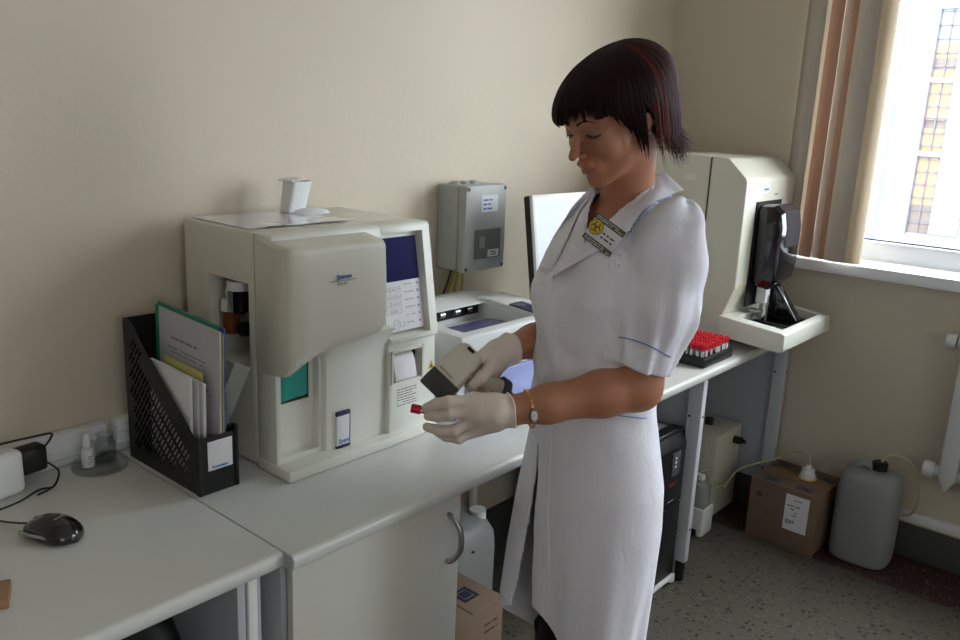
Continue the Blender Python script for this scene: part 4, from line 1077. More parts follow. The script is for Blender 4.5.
b = bm_new(); scribble(b, (0.018, -0.1191, 0.13), (1, 0, 0), (0, 0, 1), 0.068, 0.072, 6, 0.35, 0.3, seed=12); scribble(b, (0.018, -0.1191, 0.098), (1, 0, 0), (0, 0, 1), 0.032, 0.018, 3, 1, 0.6, seed=2); mk('label_print', cm(b), M['ink'], sl_)
b = bm_new(); box(b, -0.055, -0.047, -0.1188, -0.1181, 0.11, 0.118); t = bmesh.new(); box(t, -0.098, -0.078, -0.1188, -0.1181, 0.166, 0.186); merge(b, t); mk('handling_mark', cm(b), M['kraftedge'], cbod)
b = bm_new(); lathe(b, [(0.026, 0.2335), (0.026, 0.252), (0.022, 0.256), (0.022, 0.270), (0.012, 0.272), (0.008, 0.285), (0.0001, 0.285)], (0.795, 2.995, 0), 28, cap=False); lathe(b, [(0.0001, 0.2335), (0.026, 0.2335)], (0.795, 2.995, 0), 28, cap=False)
vn = mk('spout_cap', b, M['white'], cx)
M['yellowring'] = mat('pale_yellow_ring', (214, 206, 140), 0.5)
b = bm_new(); lathe(b, [(0.024, 0.234), (0.032, 0.234), (0.032, 0.238), (0.024, 0.238)], (0.795, 2.995, 0), 28, cap=False); mk('spout_collar', b, M['yellowring'], cx)
b = bm_new(); tube(b, [(0.795, 2.995, 0.286), (0.79, 3.0, 0.312), (0.76, 3.01, 0.318), (0.71, 3.02, 0.300), (0.66, 3.00, 0.262), (0.60, 2.96, 0.236), (0.55, 2.93, 0.20), (0.52, 2.90, 0.13), (0.53, 2.86, 0.155), (0.515, 2.80, 0.165), (0.50, 2.775, 0.235), (0.495, 2.742, 0.2345)], 0.0038, n=10)
o = mk('hose', b, M['hose']); tag(o, 'thin yellowish hose running from the carton spout to the small bottle behind the leg', 'hose')
jg = thing('plastic_canister', 'large translucent white canister with a black cap and hose beside the carton', 'canister', (1.005, 3.0, 0))
b = bm_new(); rings = []
for z, s in ((0, 0.90), (0.006, 0.955), (0.02, 0.985), (0.10, 1.0), (0.24, 1.0), (0.28, 0.985), (0.305, 0.94), (0.322, 0.86), (0.332, 0.74), (0.338, 0.55)):
    ring = []
    for i in range(40):
        a = 2 * math.pi * i / 40; ca, sa = math.cos(a), math.sin(a)
        ring.append((1.013 + 0.102 * s * math.copysign(abs(ca) ** 0.62, ca), 3.0 + 0.088 * s * math.copysign(abs(sa) ** 0.62, sa), z))
    rings.append(ring)
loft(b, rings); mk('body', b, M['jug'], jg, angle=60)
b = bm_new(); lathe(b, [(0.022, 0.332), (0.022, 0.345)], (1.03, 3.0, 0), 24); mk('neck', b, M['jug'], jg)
b = bm_new(); lathe(b, [(0.026, 0.343), (0.026, 0.368), (0.022, 0.372)], (1.03, 3.0, 0), 24); mk('cap', b, M['navy'] if False else M['black'], jg)
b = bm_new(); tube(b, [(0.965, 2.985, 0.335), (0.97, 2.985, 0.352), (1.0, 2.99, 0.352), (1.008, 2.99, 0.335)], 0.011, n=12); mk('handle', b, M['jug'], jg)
b = bm_new()
for z in (0.09, 0.14, 0.19, 0.24, 0.28): box(b, 0.935, 0.952, 2.9125, 2.9135, z, z + 0.0015)
mk('level_mark', b, M['grey'], jg)
b = bm_new(); tube(b, [(1.035, 3.0, 0.372), (1.04, 3.0, 0.392), (1.075, 3.02, 0.402), (1.12, 3.045, 0.375), (1.15, 3.06, 0.31), (1.155, 3.07, 0.24), (1.14, 3.08, 0.185), (1.11, 3.085, 0.165)], 0.0042, n=10); mk('hose', b, M['hose'], jg)
# ================================================================ PERSON
# implicit-surface modeller: a list of soft primitives is meshed block by block
def smin(a, b, k):
    if k <= 0: return np.minimum(a, b)
    h = np.clip(0.5 + 0.5 * (b - a) / k, 0, 1)
    return b + (a - b) * h - k * h * (1 - h)
def smax(a, b, k): return -smin(-a, -b, k)
def d_cap(p, a, b, ra, rb):
    a = np.asarray(a, float); ba = np.asarray(b, float) - a; pa = p - a
    h = np.clip((pa @ ba) / max(ba @ ba, 1e-12), 0, 1)
    return np.linalg.norm(pa - h[:, None] * ba, axis=1) - (ra + (rb - ra) * h)
def d_ell(p, c, r, M3=None):
    q = p - np.asarray(c, float)
    if M3 is not None: q = q @ M3          # columns = axes
    r = np.asarray(r, float)
    k0 = np.linalg.norm(q / r, axis=1); k1 = np.linalg.norm(q / (r * r), axis=1) + 1e-9
    return k0 * (k0 - 1) / k1
class Field:
    """union of primitives: (kind, args, blend, centre, bound)"""
    def __init__(s): s.pr = []; s.post = None
    def cap(s, a, b, ra, rb, k=0.01):
        a = np.array(a, float); b = np.array(b, float)
        s.pr.append(('c', (a, b, ra, rb), k, (a + b) / 2, np.linalg.norm(a - b) / 2 + max(ra, rb)))
    def chain(s, pts, rs, k=0.01):
        for i in range(len(pts) - 1): s.cap(pts[i], pts[i + 1], rs[i], rs[i + 1], k)
    def ell(s, c, r, k=0.01, M3=None, sub=False):
        s.pr.append(('s' if sub else 'e', (np.array(c, float), r, M3), k, np.array(c, float), max(r)))
    def ev(s, p, c=None, rad=None):
        d = np.full(len(p), 1.0)
        for kind, a, k, cc, bd in s.pr:
            if c is not None and np.linalg.norm(c - cc) > rad + bd + 0.06: continue
            if kind == 'c': d = smin(d, d_cap(p, *a), k)
            elif kind == 'e': d = smin(d, d_ell(p, *a), k)
            else: d = smax(d, -d_ell(p, *a), k)
        if s.post: d = s.post(p, d)
        return d
def nets(f, lo, hi, h, nb=24):
    """sparse surface nets over the box lo..hi with cell size h"""
    lo = np.array(lo, float); hi = np.array(hi, float)
    n = np.ceil((hi - lo) / h).astype(int) + 2
    B = np.ceil(n / nb).astype(int)
    keysV = []; posV = []; quads = []
    S = 1 << 20
    def key(I): return (I[..., 0] * S + I[..., 1]) * S + I[..., 2]
    g1 = np.arange(nb + 1)
    for bi in range(B[0]):
        for bj in range(B[1]):
            for bk in range(B[2]):
                base = np.array([bi, bj, bk]) * nb
                c = lo + (base + nb / 2) * h; rad = nb * h * 0.8661
                cs = c + rad / 2 * 1.1547 / 2 * np.array([[x, y, z] for x in (-1, 0, 1) for y in (-1, 0, 1) for z in (-1, 0, 1)])
                dc = f(cs, c, rad)
                if dc.min() > rad * 0.62 + 0.012: continue
                G = np.stack(np.meshgrid(g1, g1, g1, indexing='ij'), -1) + base
                P = lo + G.reshape(-1, 3) * h
                D = f(P, c, rad).reshape(nb + 1, nb + 1, nb + 1)
                neg = D < 0
                if not neg.any() or neg.all(): continue
                # cells
                cnt = np.zeros((nb, nb, nb), int); acc = np.zeros((nb, nb, nb, 3)); w = np.zeros((nb, nb, nb))
                for (o0, o1) in EDG:
                    a = D[o0[0]:o0[0] + nb, o0[1]:o0[1] + nb, o0[2]:o0[2] + nb]; b_ = D[o1[0]:o1[0] + nb, o1[1]:o1[1] + nb, o1[2]:o1[2] + nb]
                    m = (a < 0) != (b_ < 0)
                    t = np.where(m, a / np.where(m, a - b_, 1), 0)
                    q = np.array(o0) + t[..., None] * (np.array(o1) - np.array(o0))
                    acc += q * m[..., None]; w += m
                on = w > 0
                I = np.argwhere(on)
                keysV.append(key(I + base)); posV.append(lo + (I + base + acc[on] / w[on][:, None]) * h)
                for ax in range(3):
                    sl0 = [slice(0, nb)] * 3; sl1 = [slice(0, nb)] * 3; sl1[ax] = slice(1, nb + 1)
                    a = D[tuple(sl0)]; b_ = D[tuple(sl1)]
                    J = np.argwhere((a < 0) != (b_ < 0))
                    if not len(J): continue
                    flip = a[tuple(J.T)] < 0
                    J = J + base
                    u = np.zeros(3, int); v = np.zeros(3, int); u[(ax + 1) % 3] = 1; v[(ax + 2) % 3] = 1
                    q = np.stack([key(J), key(J - u), key(J - u - v), key(J - v)], 1)
                    q[~flip] = q[~flip][:, ::-1]
                    quads.append(q)
    K = np.concatenate(keysV); Pv = np.concatenate(posV); Q = np.concatenate(quads)
    o = np.argsort(K); K = K[o]; Pv = Pv[o]
    idx = np.searchsorted(K, Q); idx = np.clip(idx, 0, len(K) - 1)
    ok = (K[idx] == Q).all(1)
    return Pv, idx[ok][:, ::-1]
EDG = []
for ax in range(3):
    for s in ((0, 0), (0, 1), (1, 0), (1, 1)):
        o0 = [0, 0, 0]; o0[(ax + 1) % 3] = s[0]; o0[(ax + 2) % 3] = s[1]; o1 = list(o0); o1[ax] = 1; EDG.append((tuple(o0), tuple(o1)))
def relax(V, Q, it=2, lam=0.5):
    e = np.concatenate([Q[:, [0, 1]], Q[:, [1, 2]], Q[:, [2, 3]], Q[:, [3, 0]]])
    for _ in range(it):
        acc = np.zeros_like(V); c = np.zeros(len(V))
        np.add.at(acc, e[:, 0], V[e[:, 1]]); np.add.at(acc, e[:, 1], V[e[:, 0]])
        np.add.at(c, e[:, 0], 1); np.add.at(c, e[:, 1], 1)
        V = V + lam * (acc / np.maximum(c, 1)[:, None] - V)
    return V
def net_obj(name, f, lo, hi, h, mats, parent, it=2, midx=None, lam=0.5):
    V, Q = nets(f, lo, hi, h); V = relax(V, Q, it, lam)
    me = bpy.data.meshes.new(name)
    me.vertices.add(len(V)); me.vertices.foreach_set('co', V.ravel())
    me.loops.add(len(Q) * 4); me.loops.foreach_set('vertex_index', Q.ravel().astype(np.int32))
    me.polygons.add(len(Q)); me.polygons.foreach_set('loop_start', np.arange(0, len(Q) * 4, 4, dtype=np.int32))
    me.update(calc_edges=True)
    for m in mats: me.materials.append(m)
    if midx is not None:
        me.polygons.foreach_set('material_index', midx(V[Q].mean(1)).astype(np.int32))
    me.shade_smooth(); me.validate()
    o = bpy.data.objects.new(name, me); COL.objects.link(o); o.parent = parent
    return o

M['skin'] = mat('skin', (176, 119, 91), 0.5, noise=0.012, nscale=30, bump=0.08, bscale=500)
M['skin'].node_tree.nodes['Principled BSDF'].inputs['Subsurface Weight'].default_value = 0.15
M['skin'].node_tree.nodes['Principled BSDF'].inputs['Subsurface Radius'].default_value = (0.01, 0.004, 0.002)
M['skin'].node_tree.nodes['Principled BSDF'].inputs['Subsurface Scale'].default_value = 0.5
M['lip'] = mat('lip_colour', (170, 100, 92), 0.4)
M['lid'] = mat('eyelid_shadow', (158, 114, 96), 0.5)
M['hair'] = mat('dark_auburn_hair', (32, 16, 14), 0.55, spec=0.15)
M['hair2'] = mat('reddish_hair_strand', (80, 34, 26), 0.55, spec=0.15)
M['coat'] = mat('white_cotton_coat', (236, 235, 246), 0.8, sheen=0.2, bump=0.25, bscale=120)
nt = M['coat'].node_tree; p_ = nt.nodes['Principled BSDF']
old = p_.inputs['Normal'].links[0].from_node
tc_ = nt.nodes.new('ShaderNodeTexCoord'); mp_ = nt.nodes.new('ShaderNodeMapping'); mp_.inputs['Scale'].default_value = (1.0, 1.0, 0.45); mp_.inputs['Rotation'].default_value = (0.4, 0.3, 0.2)
n_ = nt.nodes.new('ShaderNodeTexNoise'); n_.inputs['Scale'].default_value = 11; n_.inputs['Detail'].default_value = 3; n_.inputs['Distortion'].default_value = 1.2
b_ = nt.nodes.new('ShaderNodeBump'); b_.inputs['Strength'].default_value = 0.30; b_.inputs['Distance'].default_value = 0.016
nt.links.new(tc_.outputs['Object'], mp_.inputs[0]); nt.links.new(mp_.outputs[0], n_.inputs['Vector']); nt.links.new(n_.outputs['Fac'], b_.inputs['Height'])
nt.links.new(old.outputs[0], b_.inputs['Normal']); nt.links.new(b_.outputs[0], p_.inputs['Normal'])
M['pipe'] = mat('blue_piping', (96, 124, 190), 0.6)
M['glove'] = mat('latex_glove', (224, 209, 198), 0.42, bump=0.8, bscale=45)
M['cuff'] = mat('rolled_latex_rim', (224, 214, 196), 0.4)
M['trouser'] = mat('black_trousers', (20, 19, 22), 0.8)
M['shoe'] = mat('white_clinic_shoe', (210, 210, 212), 0.4)
M['scan'] = mat('beige_scanner_plastic', (216, 210, 196), 0.42)
M['badge'] = mat('badge_olive', (84, 90, 78), 0.35)

e1 = rt0.copy(); e2 = Vector((-math.sin(YAW), math.cos(YAW), 0))
BASE = Vector((CAM.x, CAM.y, 0)) + e1 * 0.25 + e2 * 1.6
wm = thing('person', 'woman in white lab coat and latex gloves looking down at a tube and scanner', 'person', BASE, YAW)
def L(px, py, w):
    """the point seen at (px,py) that stands w metres beyond the person's own axis"""
    d = fw + rt * ((px - 480) / FPX) - up * ((py - 320) / FPX)
    q = CAM + d * ((1.6 + w) / d.dot(e2)) - BASE
    return np.array((q.dot(e1), q.dot(e2), q.z))

# ---- head frame
TH, PT = R(35), R(25)
HF = np.array((-math.cos(TH), -math.sin(TH), 0.0)); HL = np.array((math.sin(TH), -math.cos(TH), 0.0)); HZ = np.array((0, 0, 1.0))
RL = R(2)
Ha = HF * math.cos(PT) - HZ * math.sin(PT); Hc_ = HF * math.sin(PT) + HZ * math.cos(PT)
HM = np.stack([Ha, HL, Hc_], 1)          # columns: forward, left, up
HC = np.array((-0.024, -0.030, 1.507))
def H(a, b, c): return HC + HM @ np.array((a, b, c))

body = Field()
def headprims(f):
    f.ell(H(-.014, 0, .024), (.094, .073, .074), 0, HM)
    f.ell(H(.030, 0, -.030), (.058, .055, .080), .02, HM)
    f.ell(H(.050, 0, .026), (.047, .056, .040), .02, HM)
    for s in (-1, 1):
        f.cap(H(.005, s * .052, -.052), H(.062, s * .014, -.094), .014, .013, .022)
        f.ell(H(.056, s * .034, -.030), (.028, .024, .026), .015, HM)
        f.cap(H(.086, s * .012, .016), H(.070, s * .044, .014), .0075, .008, .012)
    f.ell(H(.074, 0, -.098), (.016, .018, .014), .014, HM)
    f.ell(H(.076, 0, -.066), (.020, .026, .022), .014, HM)
    f.ell(H(.104, .034, .001), (.023, .017, .0125), .010, HM, sub=True)
    f.ell(H(.104, -.034, .001), (.023, .017, .0125), .010, HM, sub=True)
    for s in (-1, 1):
        f.ell(H(.0725, s * .032, -.0015), (.0135, .0145, .0115), .004, HM)
    f.cap(H(.086, 0, .008), H(.106, 0, -.026), .0065, .0075, .009)
    f.cap(H(.104, 0, -.024), H(.1145, 0, -.0335), .0075, .0084, .006)
    for s in (-1, 1): f.ell(H(.0995, s * .0105, -.0385), (.009, .0060, .0058), .004, HM)
    f.ell(H(.0945, 0, -.057), (.007, .020, .008), .006, HM)
    f.cap(H(.0955, 0, -.0655), H(.086, .019, -.068), .0042, .0024, .003); f.cap(H(.0955, 0, -.0655), H(.086, -.019, -.068), .0042, .0024, .003)
    f.cap(H(.0935, -.007, -.0728), H(.0935, .007, -.0728), .0046, .0046, .003)
    f.cap(H(.0935, .007, -.0728), H(.086, .017, -.0700), .0044, .0024, .003); f.cap(H(.0935, -.007, -.0728), H(.086, -.017, -.0700), .0044, .0024, .003)
    for s in (-1, 1):
        f.ell(H(-.004, s * .074, -.006), (.015, .006, .027), .004, HM)
        f.ell(H(.000, s * .0815, -.004), (.008, .004, .015), .003, HM, sub=True)
headprims(body)
# neck and upper chest
NB = L(628, 205, 0.045)
body.chain([H(-.020, 0, -.02), H(-.012, 0, -.085), NB], [.050, .047, .056], .02)
CH = np.array((L(617, 275, 0)[0], 0.0, L(617, 275, 0)[2]))
# arms
SN, EN, WN = L(680, 228, -.125), L(638, 387, -.135), L(509, 411, -.185)
SF, EF, WF = L(586, 238, .125), L(592, 322, .17), L(507, 350, .005)
def arm(f, S, E, W, k=.02, up_=(.034, .040, .041), fo=(.042, .041, .029)):
    m1 = S + (E - S) * 0.5; m2 = E + (W - E) * 0.28; m3 = E + (W - E) * 0.7
    f.chain([S, m1, E], [up_[0], up_[1], up_[2]], k)
    f.chain([E, m2, m3, W], [fo[0], fo[1], .033, .0265], k)
arm(body, SN, EN, WN)
arm(body, SF, EF, WF)

# ---- hands (five separate fingers each)
def hand_near(f, g=0.0, kk=.010):
    w = -.190
    W = L(509, 411, -.185)
    f.chain([W, L(497, 411, w), L(482, 411, w - .002)], [.0262 + g, .0275 + g, .027 + g], .01)
    kn = [L(470, 401.5, w - .006), L(467, 411, w - .010), L(468, 422, w - .006), L(471, 432, w + .004)]
    for q, y in zip(kn, (405, 411, 417, 422)):
        f.cap(L(495, y, w + .002), q, .0165 + g, .0108 + g, .012)
    F = [([kn[0], L(449, 401.5, w - .012), L(436, 404, w - .006), L(426.5, 407.5, w + .001)], [.0100, .0090, .0082, .0070]),
         ([kn[1], L(450, 414, w - .016), L(438, 416.5, w - .008), L(428.5, 416, w + .002)], [.0100, .0092, .0084, .0072]),
         ([kn[2], L(455, 430, w - .012), L(440, 430.5, w - .004), L(427, 427, w + .006)], [.0098, .0088, .0080, .0068]),
         ([kn[3], L(459, 438.5, w + .000), L(446, 436.5, w + .012), L(437, 432, w + .020)], [.0092, .0082, .0074, .0062])]
    for pts, rs in F: f.chain(pts, [r + g for r in rs], .0035)
    # thumb: leaves the side of the palm, comes over behind the tube
    f.chain([L(492, 402, w + .012), L(474, 400, w + .030), L(455, 404, w + .038), L(439, 409, w + .033), L(429, 412, w + .026)], [.0150 + g, .0125 + g, .0100 + g, .0092 + g, .0076 + g], .006)
def hand_far(f, g=0.0):
    W = L(507, 350, .005)
    f.chain([W, L(499, 354, -.006), L(489, 360, -.020)], [.0262 + g, .0275 + g, .026 + g], .01)
    kn = [L(480, 358, -.040), L(482, 366, -.030), L(487, 373, -.022), L(493, 379, -.012)]
    for q in kn: f.cap(L(500, 357, -.004), q, .016 + g, .0105 + g, .012)
    # index lies along the body of the scanner, thumb on its near side
    f.chain([kn[0], L(470, 357, -.040), L(460, 364, -.036), L(453, 372, -.034)], [x + g for x in (.010, .009, .0082, .007)], .0035)
    f.chain([kn[1], L(474, 377, -.052), L(470, 386, -.060), L(474, 391.5, -.074)], [x + g for x in (.0105, .0098, .0088, .0074)], .0035)
    f.chain([kn[2], L(480, 386, -.046), L(480, 394, -.062), L(487, 394, -.078)], [x + g for x in (.010, .009, .008, .0068)], .0035)
    f.chain([kn[3], L(489, 390, -.030), L(490, 397, -.048), L(495, 396, -.062)], [x + g for x in (.009, .0082, .0074, .0062)], .0035)
    f.chain([L(500, 358, -.022), L(492, 366, -.050), L(482, 377, -.080), L(472.5, 386, -.088)], [x + g for x in (.0155, .0125, .0108, .0080)], .006)
hand_near(body); hand_far(body)
# torso under the coat, hips, legs down to the shoes
TB = [  # image row, left px, right px, yaw, ratio, w centre
    (176, 598, 660, 32, 1.10, .046), (196, 594, 670, 33, 1.25, .040), (212, 578, 684, 34, 1.45, .030), (232, 566, 690, 34, 1.5, .018), (258, 549, 690, 33, 1.42, .006), (290, 538, 684, 32, 1.36, .0), (325, 534, 675, 31, 1.34, .0),
    (360, 532, 660, 30, 1.32, .0), (395, 530, 654, 28, 1.32, .0), (430, 528, 657, 26, 1.34, .0), (470, 528, 661, 24, 1.36, .0), (510, 527, 658, 23, 1.36, .0), (560, 527, 650, 22, 1.36, .0), (610, 529, 642, 22, 1.36, .0), (660, 533, 636, 22, 1.36, .0), (720, 536, 634, 22, 1.36, .0)]
rows = []
for py, l, r, yaw, rat, wc in TB:
    A = L(l, py, wc); B_ = L(r, py, wc); th = R(yaw)
    h = (B_[0] - A[0]) / 2 - 0.004; uc = (A[0] + B_[0]) / 2
    bb = h / math.sqrt(math.cos(th) ** 2 + (rat * math.sin(th)) ** 2)
    rows.append(((A[2] + B_[2]) / 2, uc, wc, bb * rat, bb, th))
rows.sort()
RT = np.array(rows)
from numpy import interp
def gcyl(p, off=0.0):
    """soft body of varying ellipses; returns distance, lateral and forward coordinates"""
    z = p[:, 2]
    uc, wc, a, b_, th = (interp(z, RT[:, 0], RT[:, i]) for i in range(1, 6))
    F0 = -np.cos(th); F1 = -np.sin(th)
    du = p[:, 0] - uc; dw = p[:, 1] - wc
    f_ = du * F0 + dw * F1; l_ = du * (-F1) + dw * F0
    a = a + off; b_ = b_ + off
    k0 = np.sqrt((f_ / b_) ** 2 + (l_ / a) ** 2) + 1e-9; k1 = np.sqrt((f_ / b_ ** 2) ** 2 + (l_ / a ** 2) ** 2) + 1e-9
    return k0 * (k0 - 1) / k1, l_, f_
ZT = RT[-1, 0]; ZH = L(590, 652, 0)[2]
ZV = L(565, 251, -.06)[2]
ZHB = L(600, 668, 0)[2]; ZHF = L(533, 612, -.05)[2]; ZHK = max(0, L(506, 578, .06)[2] - ZHF)
FT0 = np.array((RT[0, 1], 0.0))
LG = lambda s, z, fo=0.0: np.array((RT[2, 1] + s * .082 * math.sin(R(22)) - fo * math.cos(R(22)), -s * .082 * math.cos(R(22)) - fo * math.sin(R(22)), z))
def body_post(p, d):
    g, l_, f_ = gcyl(p, -0.020)
    t = np.maximum(g, np.maximum(p[:, 2] - (ZT + .02), 0.97 - p[:, 2]))
    return smin(d, t, 0.012)
body.ell((RT[6, 1], 0, .86), (.095, .085, .12), .03)
for s in (-1, 1):
    body.chain([LG(s, .80) * np.array((1, .8, 1)), LG(s, .47, .01), LG(s, .40, .01), LG(s, .10)], [.068, .050, .045, .034], .02)
    body.chain([LG(s, .07), LG(s, .035, .05), LG(s, .03, .12)], [.032, .032, .024], .015)
body.post = body_post
LOB, HIB = (-.46, -.34, -.01), (.26, .34, 1.66)
def body_mat(c):
    q = (c - HC) @ HM
    m = np.zeros(len(c), int)
    lip = ((q[:, 0] > .078) & (np.abs(q[:, 1]) < .0205) & (q[:, 2] < -.0618 - .12 * np.abs(q[:, 1])) & (q[:, 2] > -.0775 + .25 * np.abs(q[:, 1])))
    m[lip] = 1
    lid = (q[:, 0] > .066) & (np.abs(np.abs(q[:, 1]) - .032) < .016) & (q[:, 2] > -.006) & (q[:, 2] < .009)
    m[lid] = 2
    return m
bodyo = net_obj('body', lambda p, c=None, r=None: body.ev(p, c, r), LOB, HIB, 0.0026, [M['skin'], M['lip'], M['lid']], wm, it=2, midx=body_mat)

# ---- gloves
GN = Field(); hand_near(GN, .0016)
gd = (WN - EN) / np.linalg.norm(WN - EN)
GN.cap(WN, WN - gd * .004, .0285, .0290, .006); GN.cap(WN - gd * .0035, WN - gd * .0045, .0315, .0315, .001)
GN.post = lambda p, d: np.maximum(d, -((p - (WN - gd * .006)) @ gd))
GP = np.array((WN, L(425, 415, -.2)));
gl = net_obj('glove', lambda p, c=None, r=None: GN.ev(p, c, r), GP.min(0) - .06, GP.max(0) + .06, 0.0018, [M['glove']], wm, it=2)
GF = Field(); hand_far(GF, .0016)
gd2 = (WF - EF) / np.linalg.norm(WF - EF)
GF.cap(WF, WF - gd2 * .010, .0290, .0305, .006); GF.cap(WF - gd2 * .0095, WF - gd2 * .0105, .0335, .0335, .001)
GF.post = lambda p, d: np.maximum(d, -((p - (WF - gd2 * .012)) @ gd2))
GP = np.array((WF, L(455, 395, -.09)))
net_obj('glove', lambda p, c=None, r=None: GF.ev(p, c, r), GP.min(0) - .07, GP.max(0) + .06, 0.0018, [M['glove']], wm, it=2)

for W_, g_, r_ in ((WN, gd, .0312), (WF, gd2, .0318)):
    c_ = Vector(W_ - g_ * (.0045 if W_ is WN else .0105)); ax = Vector(g_); u1 = ax.orthogonal().normalized(); u2 = ax.cross(u1)
    b = bm_new(); N_ = 40
    rings = []
    for i in range(N_):
        a = 2 * math.pi * i / N_; o = u1 * math.cos(a) + u2 * math.sin(a)
        rr_ = r_ + .0008 * math.sin(5 * a)
        rings.append([c_ + o * (rr_ + .0021 * math.cos(k * math.pi / 4)) + ax * (.0021 * math.sin(k * math.pi / 4) + .0012 * math.sin(3 * a)) for k in range(8)])
    rings.append(rings[0]); loft(b, rings, cap=False); bmesh.ops.remove_doubles(b, verts=b.verts, dist=1e-6)
    mk('glove_cuff', b, M['cuff'], [o for o in wm.children if o.name.startswith('glove')][0 if W_ is WN else 1], local=True)
# ---- coat
EXTRA = Field()
SLA = [L(675, 228, -.115), L(671, 262, -.126), L(661, 310, -.133), L(640, 364, -.138)]
SLF = [SF, SF + (EF - SF) * .5, SF + (EF - SF) * .85]
EXTRA.chain(SLA, [.054, .064, .064, .052], .02)
EXTRA.chain(SLF, [.052, .062, .060], .02)
sd = (SLA[3] - SLA[2]) / np.linalg.norm(SLA[3] - SLA[2])
sdn = np.array(L(646, 366, -.14)) ; hemn = sd * 1.0
# the sleeve hem tilts: lower at the back
hv = L(666, 374, -.14) - L(616, 358, -.14); hv /= np.linalg.norm(hv)
hn = np.cross(hv, np.array((0, 1.0, 0))); hn /= np.linalg.norm(hn)
if hn[2] > 0: hn = -hn
HP = L(642, 367, -.14)
def ridge(x): return 1 - np.abs(np.mod(x, 2) - 1)
def coat_outer(p):
    g, l_, f_ = gcyl(p)
    z = p[:, 2]
    g = np.maximum(g, z - ZT)
    fl = np.clip((0.80 - z) / 0.45, 0, 1)
    ang = np.arctan2(l_ * 0.75, f_)                       # 0 = front centre, + her left
    g = g - fl * (0.0070 * np.sin(5 * ang + 1.2 + z * 1.5) + 0.0036 * np.sin(11 * ang + z * 3 + np.sin(7 * z))) 
    # her right front panel kicks out to the front
    kick = np.clip((0.86 - z) / 0.40, 0, 1) * np.exp(-((ang + 0.68) / 0.36) ** 2)
    g = g - 0.075 * kick
    # waist creases and chest folds
    cr = np.exp(-((z - 1.02) / .07) ** 2)
    g = g - cr * 0.0045 * np.sin(60 * z + 5 * ang + 2 * np.sin(30 * l_)) - np.clip((z - 1.0) / .2, 0, 1) * 0.0065 * np.sin(22 * l_ + 30 * (z - 1.1) + 2 * np.sin(9 * f_))
    bust = 0.016 * np.exp(-((z - 1.165) / .055) ** 2) * (np.exp(-((l_ - .075) / .05) ** 2) + np.exp(-((l_ + .075) / .05) ** 2)) * (f_ > 0)
    g = g - bust
    s = EXTRA.ev(p)
    # cloth folds round the sleeve
    q = p - SLA[1]; ax = (SLA[3] - SLA[0]) / np.linalg.norm(SLA[3] - SLA[0])
    t = q @ ax; rr_ = q - t[:, None] * ax; an = np.arctan2(rr_[:, 0], -rr_[:, 1])
    s = s - 0.0042 * np.sin(4 * an + 14 * t) - 0.0034 * np.sin(8 * an - 26 * t + 1 + np.sin(5 * an)) * np.clip(t / .1, 0, 1)
    dn = (p - HP) @ hn
    near = np.linalg.norm(p - SLA[2], axis=1) < .17
    s = np.where(near, np.maximum(s, dn), s)
    df = (p - SLF[2]) @ ((SLF[2] - SLF[1]) / np.linalg.norm(SLF[2] - SLF[1]))
    farr = np.linalg.norm(p - SLF[2], axis=1) < .12
    s = np.where(farr, np.maximum(s, df), s)
    return smin(g, s, 0.026), l_, f_, ang
def coat(p, c=None, r=None):
    d, l_, f_, ang = coat_outer(p)
    z = p[:, 2]
    inner = d + 0.0068
    d = np.maximum(d, -inner)                              # a shell of cloth
    # open inside each sleeve end
    hem = ZHB + (ZHF - ZHB) * np.exp(-(ang / .75) ** 2) + ZHK * np.exp(-((ang + 0.62) / 0.42) ** 2)
    d = np.maximum(d, hem - z)
    # neck opening in a V
    vv = (z - (ZV + np.abs(l_ - .006) * 2.1)) * 0.45
    vv = np.minimum(vv, f_ - .01)
    d = np.maximum(d, vv)
    # open neck at the top
    d = np.where(z > ZT - .02, np.maximum(d, -(inner - 0.0)), d)
    # front slit
    wd = np.clip((0.86 - z) / .45, 0, 1) * 0.34 + 0.012
    sl = (wd * 0.5 - np.abs(ang + wd * 0.5 + .10)) * .12
    sl = np.minimum(sl, np.minimum(.86 - z, f_))
    d = np.maximum(d, sl)
    return d
coato = net_obj('lab_coat', coat, (-.26, -.32, .34), (.28, .32, 1.45), 0.0034, [M['coat']], wm, it=3)
bpy.context.view_layer.update()
bvh = BVHTree.FromPolygons([v.co[:] for v in coato.data.vertices], [p.vertices[:] for p in coato.data.polygons])
bvb = BVHTree.FromPolygons([v.co[:] for v in bodyo.data.vertices], [p.vertices[:] for p in bodyo.data.polygons])
camL = np.array(((CAM - BASE).dot(e1), (CAM - BASE).dot(e2), CAM.z))
def hit(px, py, off=0.0, tree=None):
    q = L(px, py, 0); d = Vector(q - camL).normalized()
    h = (tree or bvh).ray_cast(Vector(camL), d)
    if h[0] is None: return None, None
    n = h[1] if h[1].dot(d) < 0 else -h[1]
    return h[0] + n * off, n
def drape(pts, off, sub=8, tree=None):
    """a line laid on the cloth: densified, hits smoothed"""
    out = []
    P2 = smooth_path([(x, y, 0) for x, y in pts], sub)
    for p in P2:
        h, n = hit(p.x, p.y, off, tree)
        if h is not None: out.append(h)
    return out
def jumpfree(pts, m=0.04):
    o = pts[:1]
    for p in pts[1:]:
        if (p - o[-1]).length < m: o.append(p)
    return o
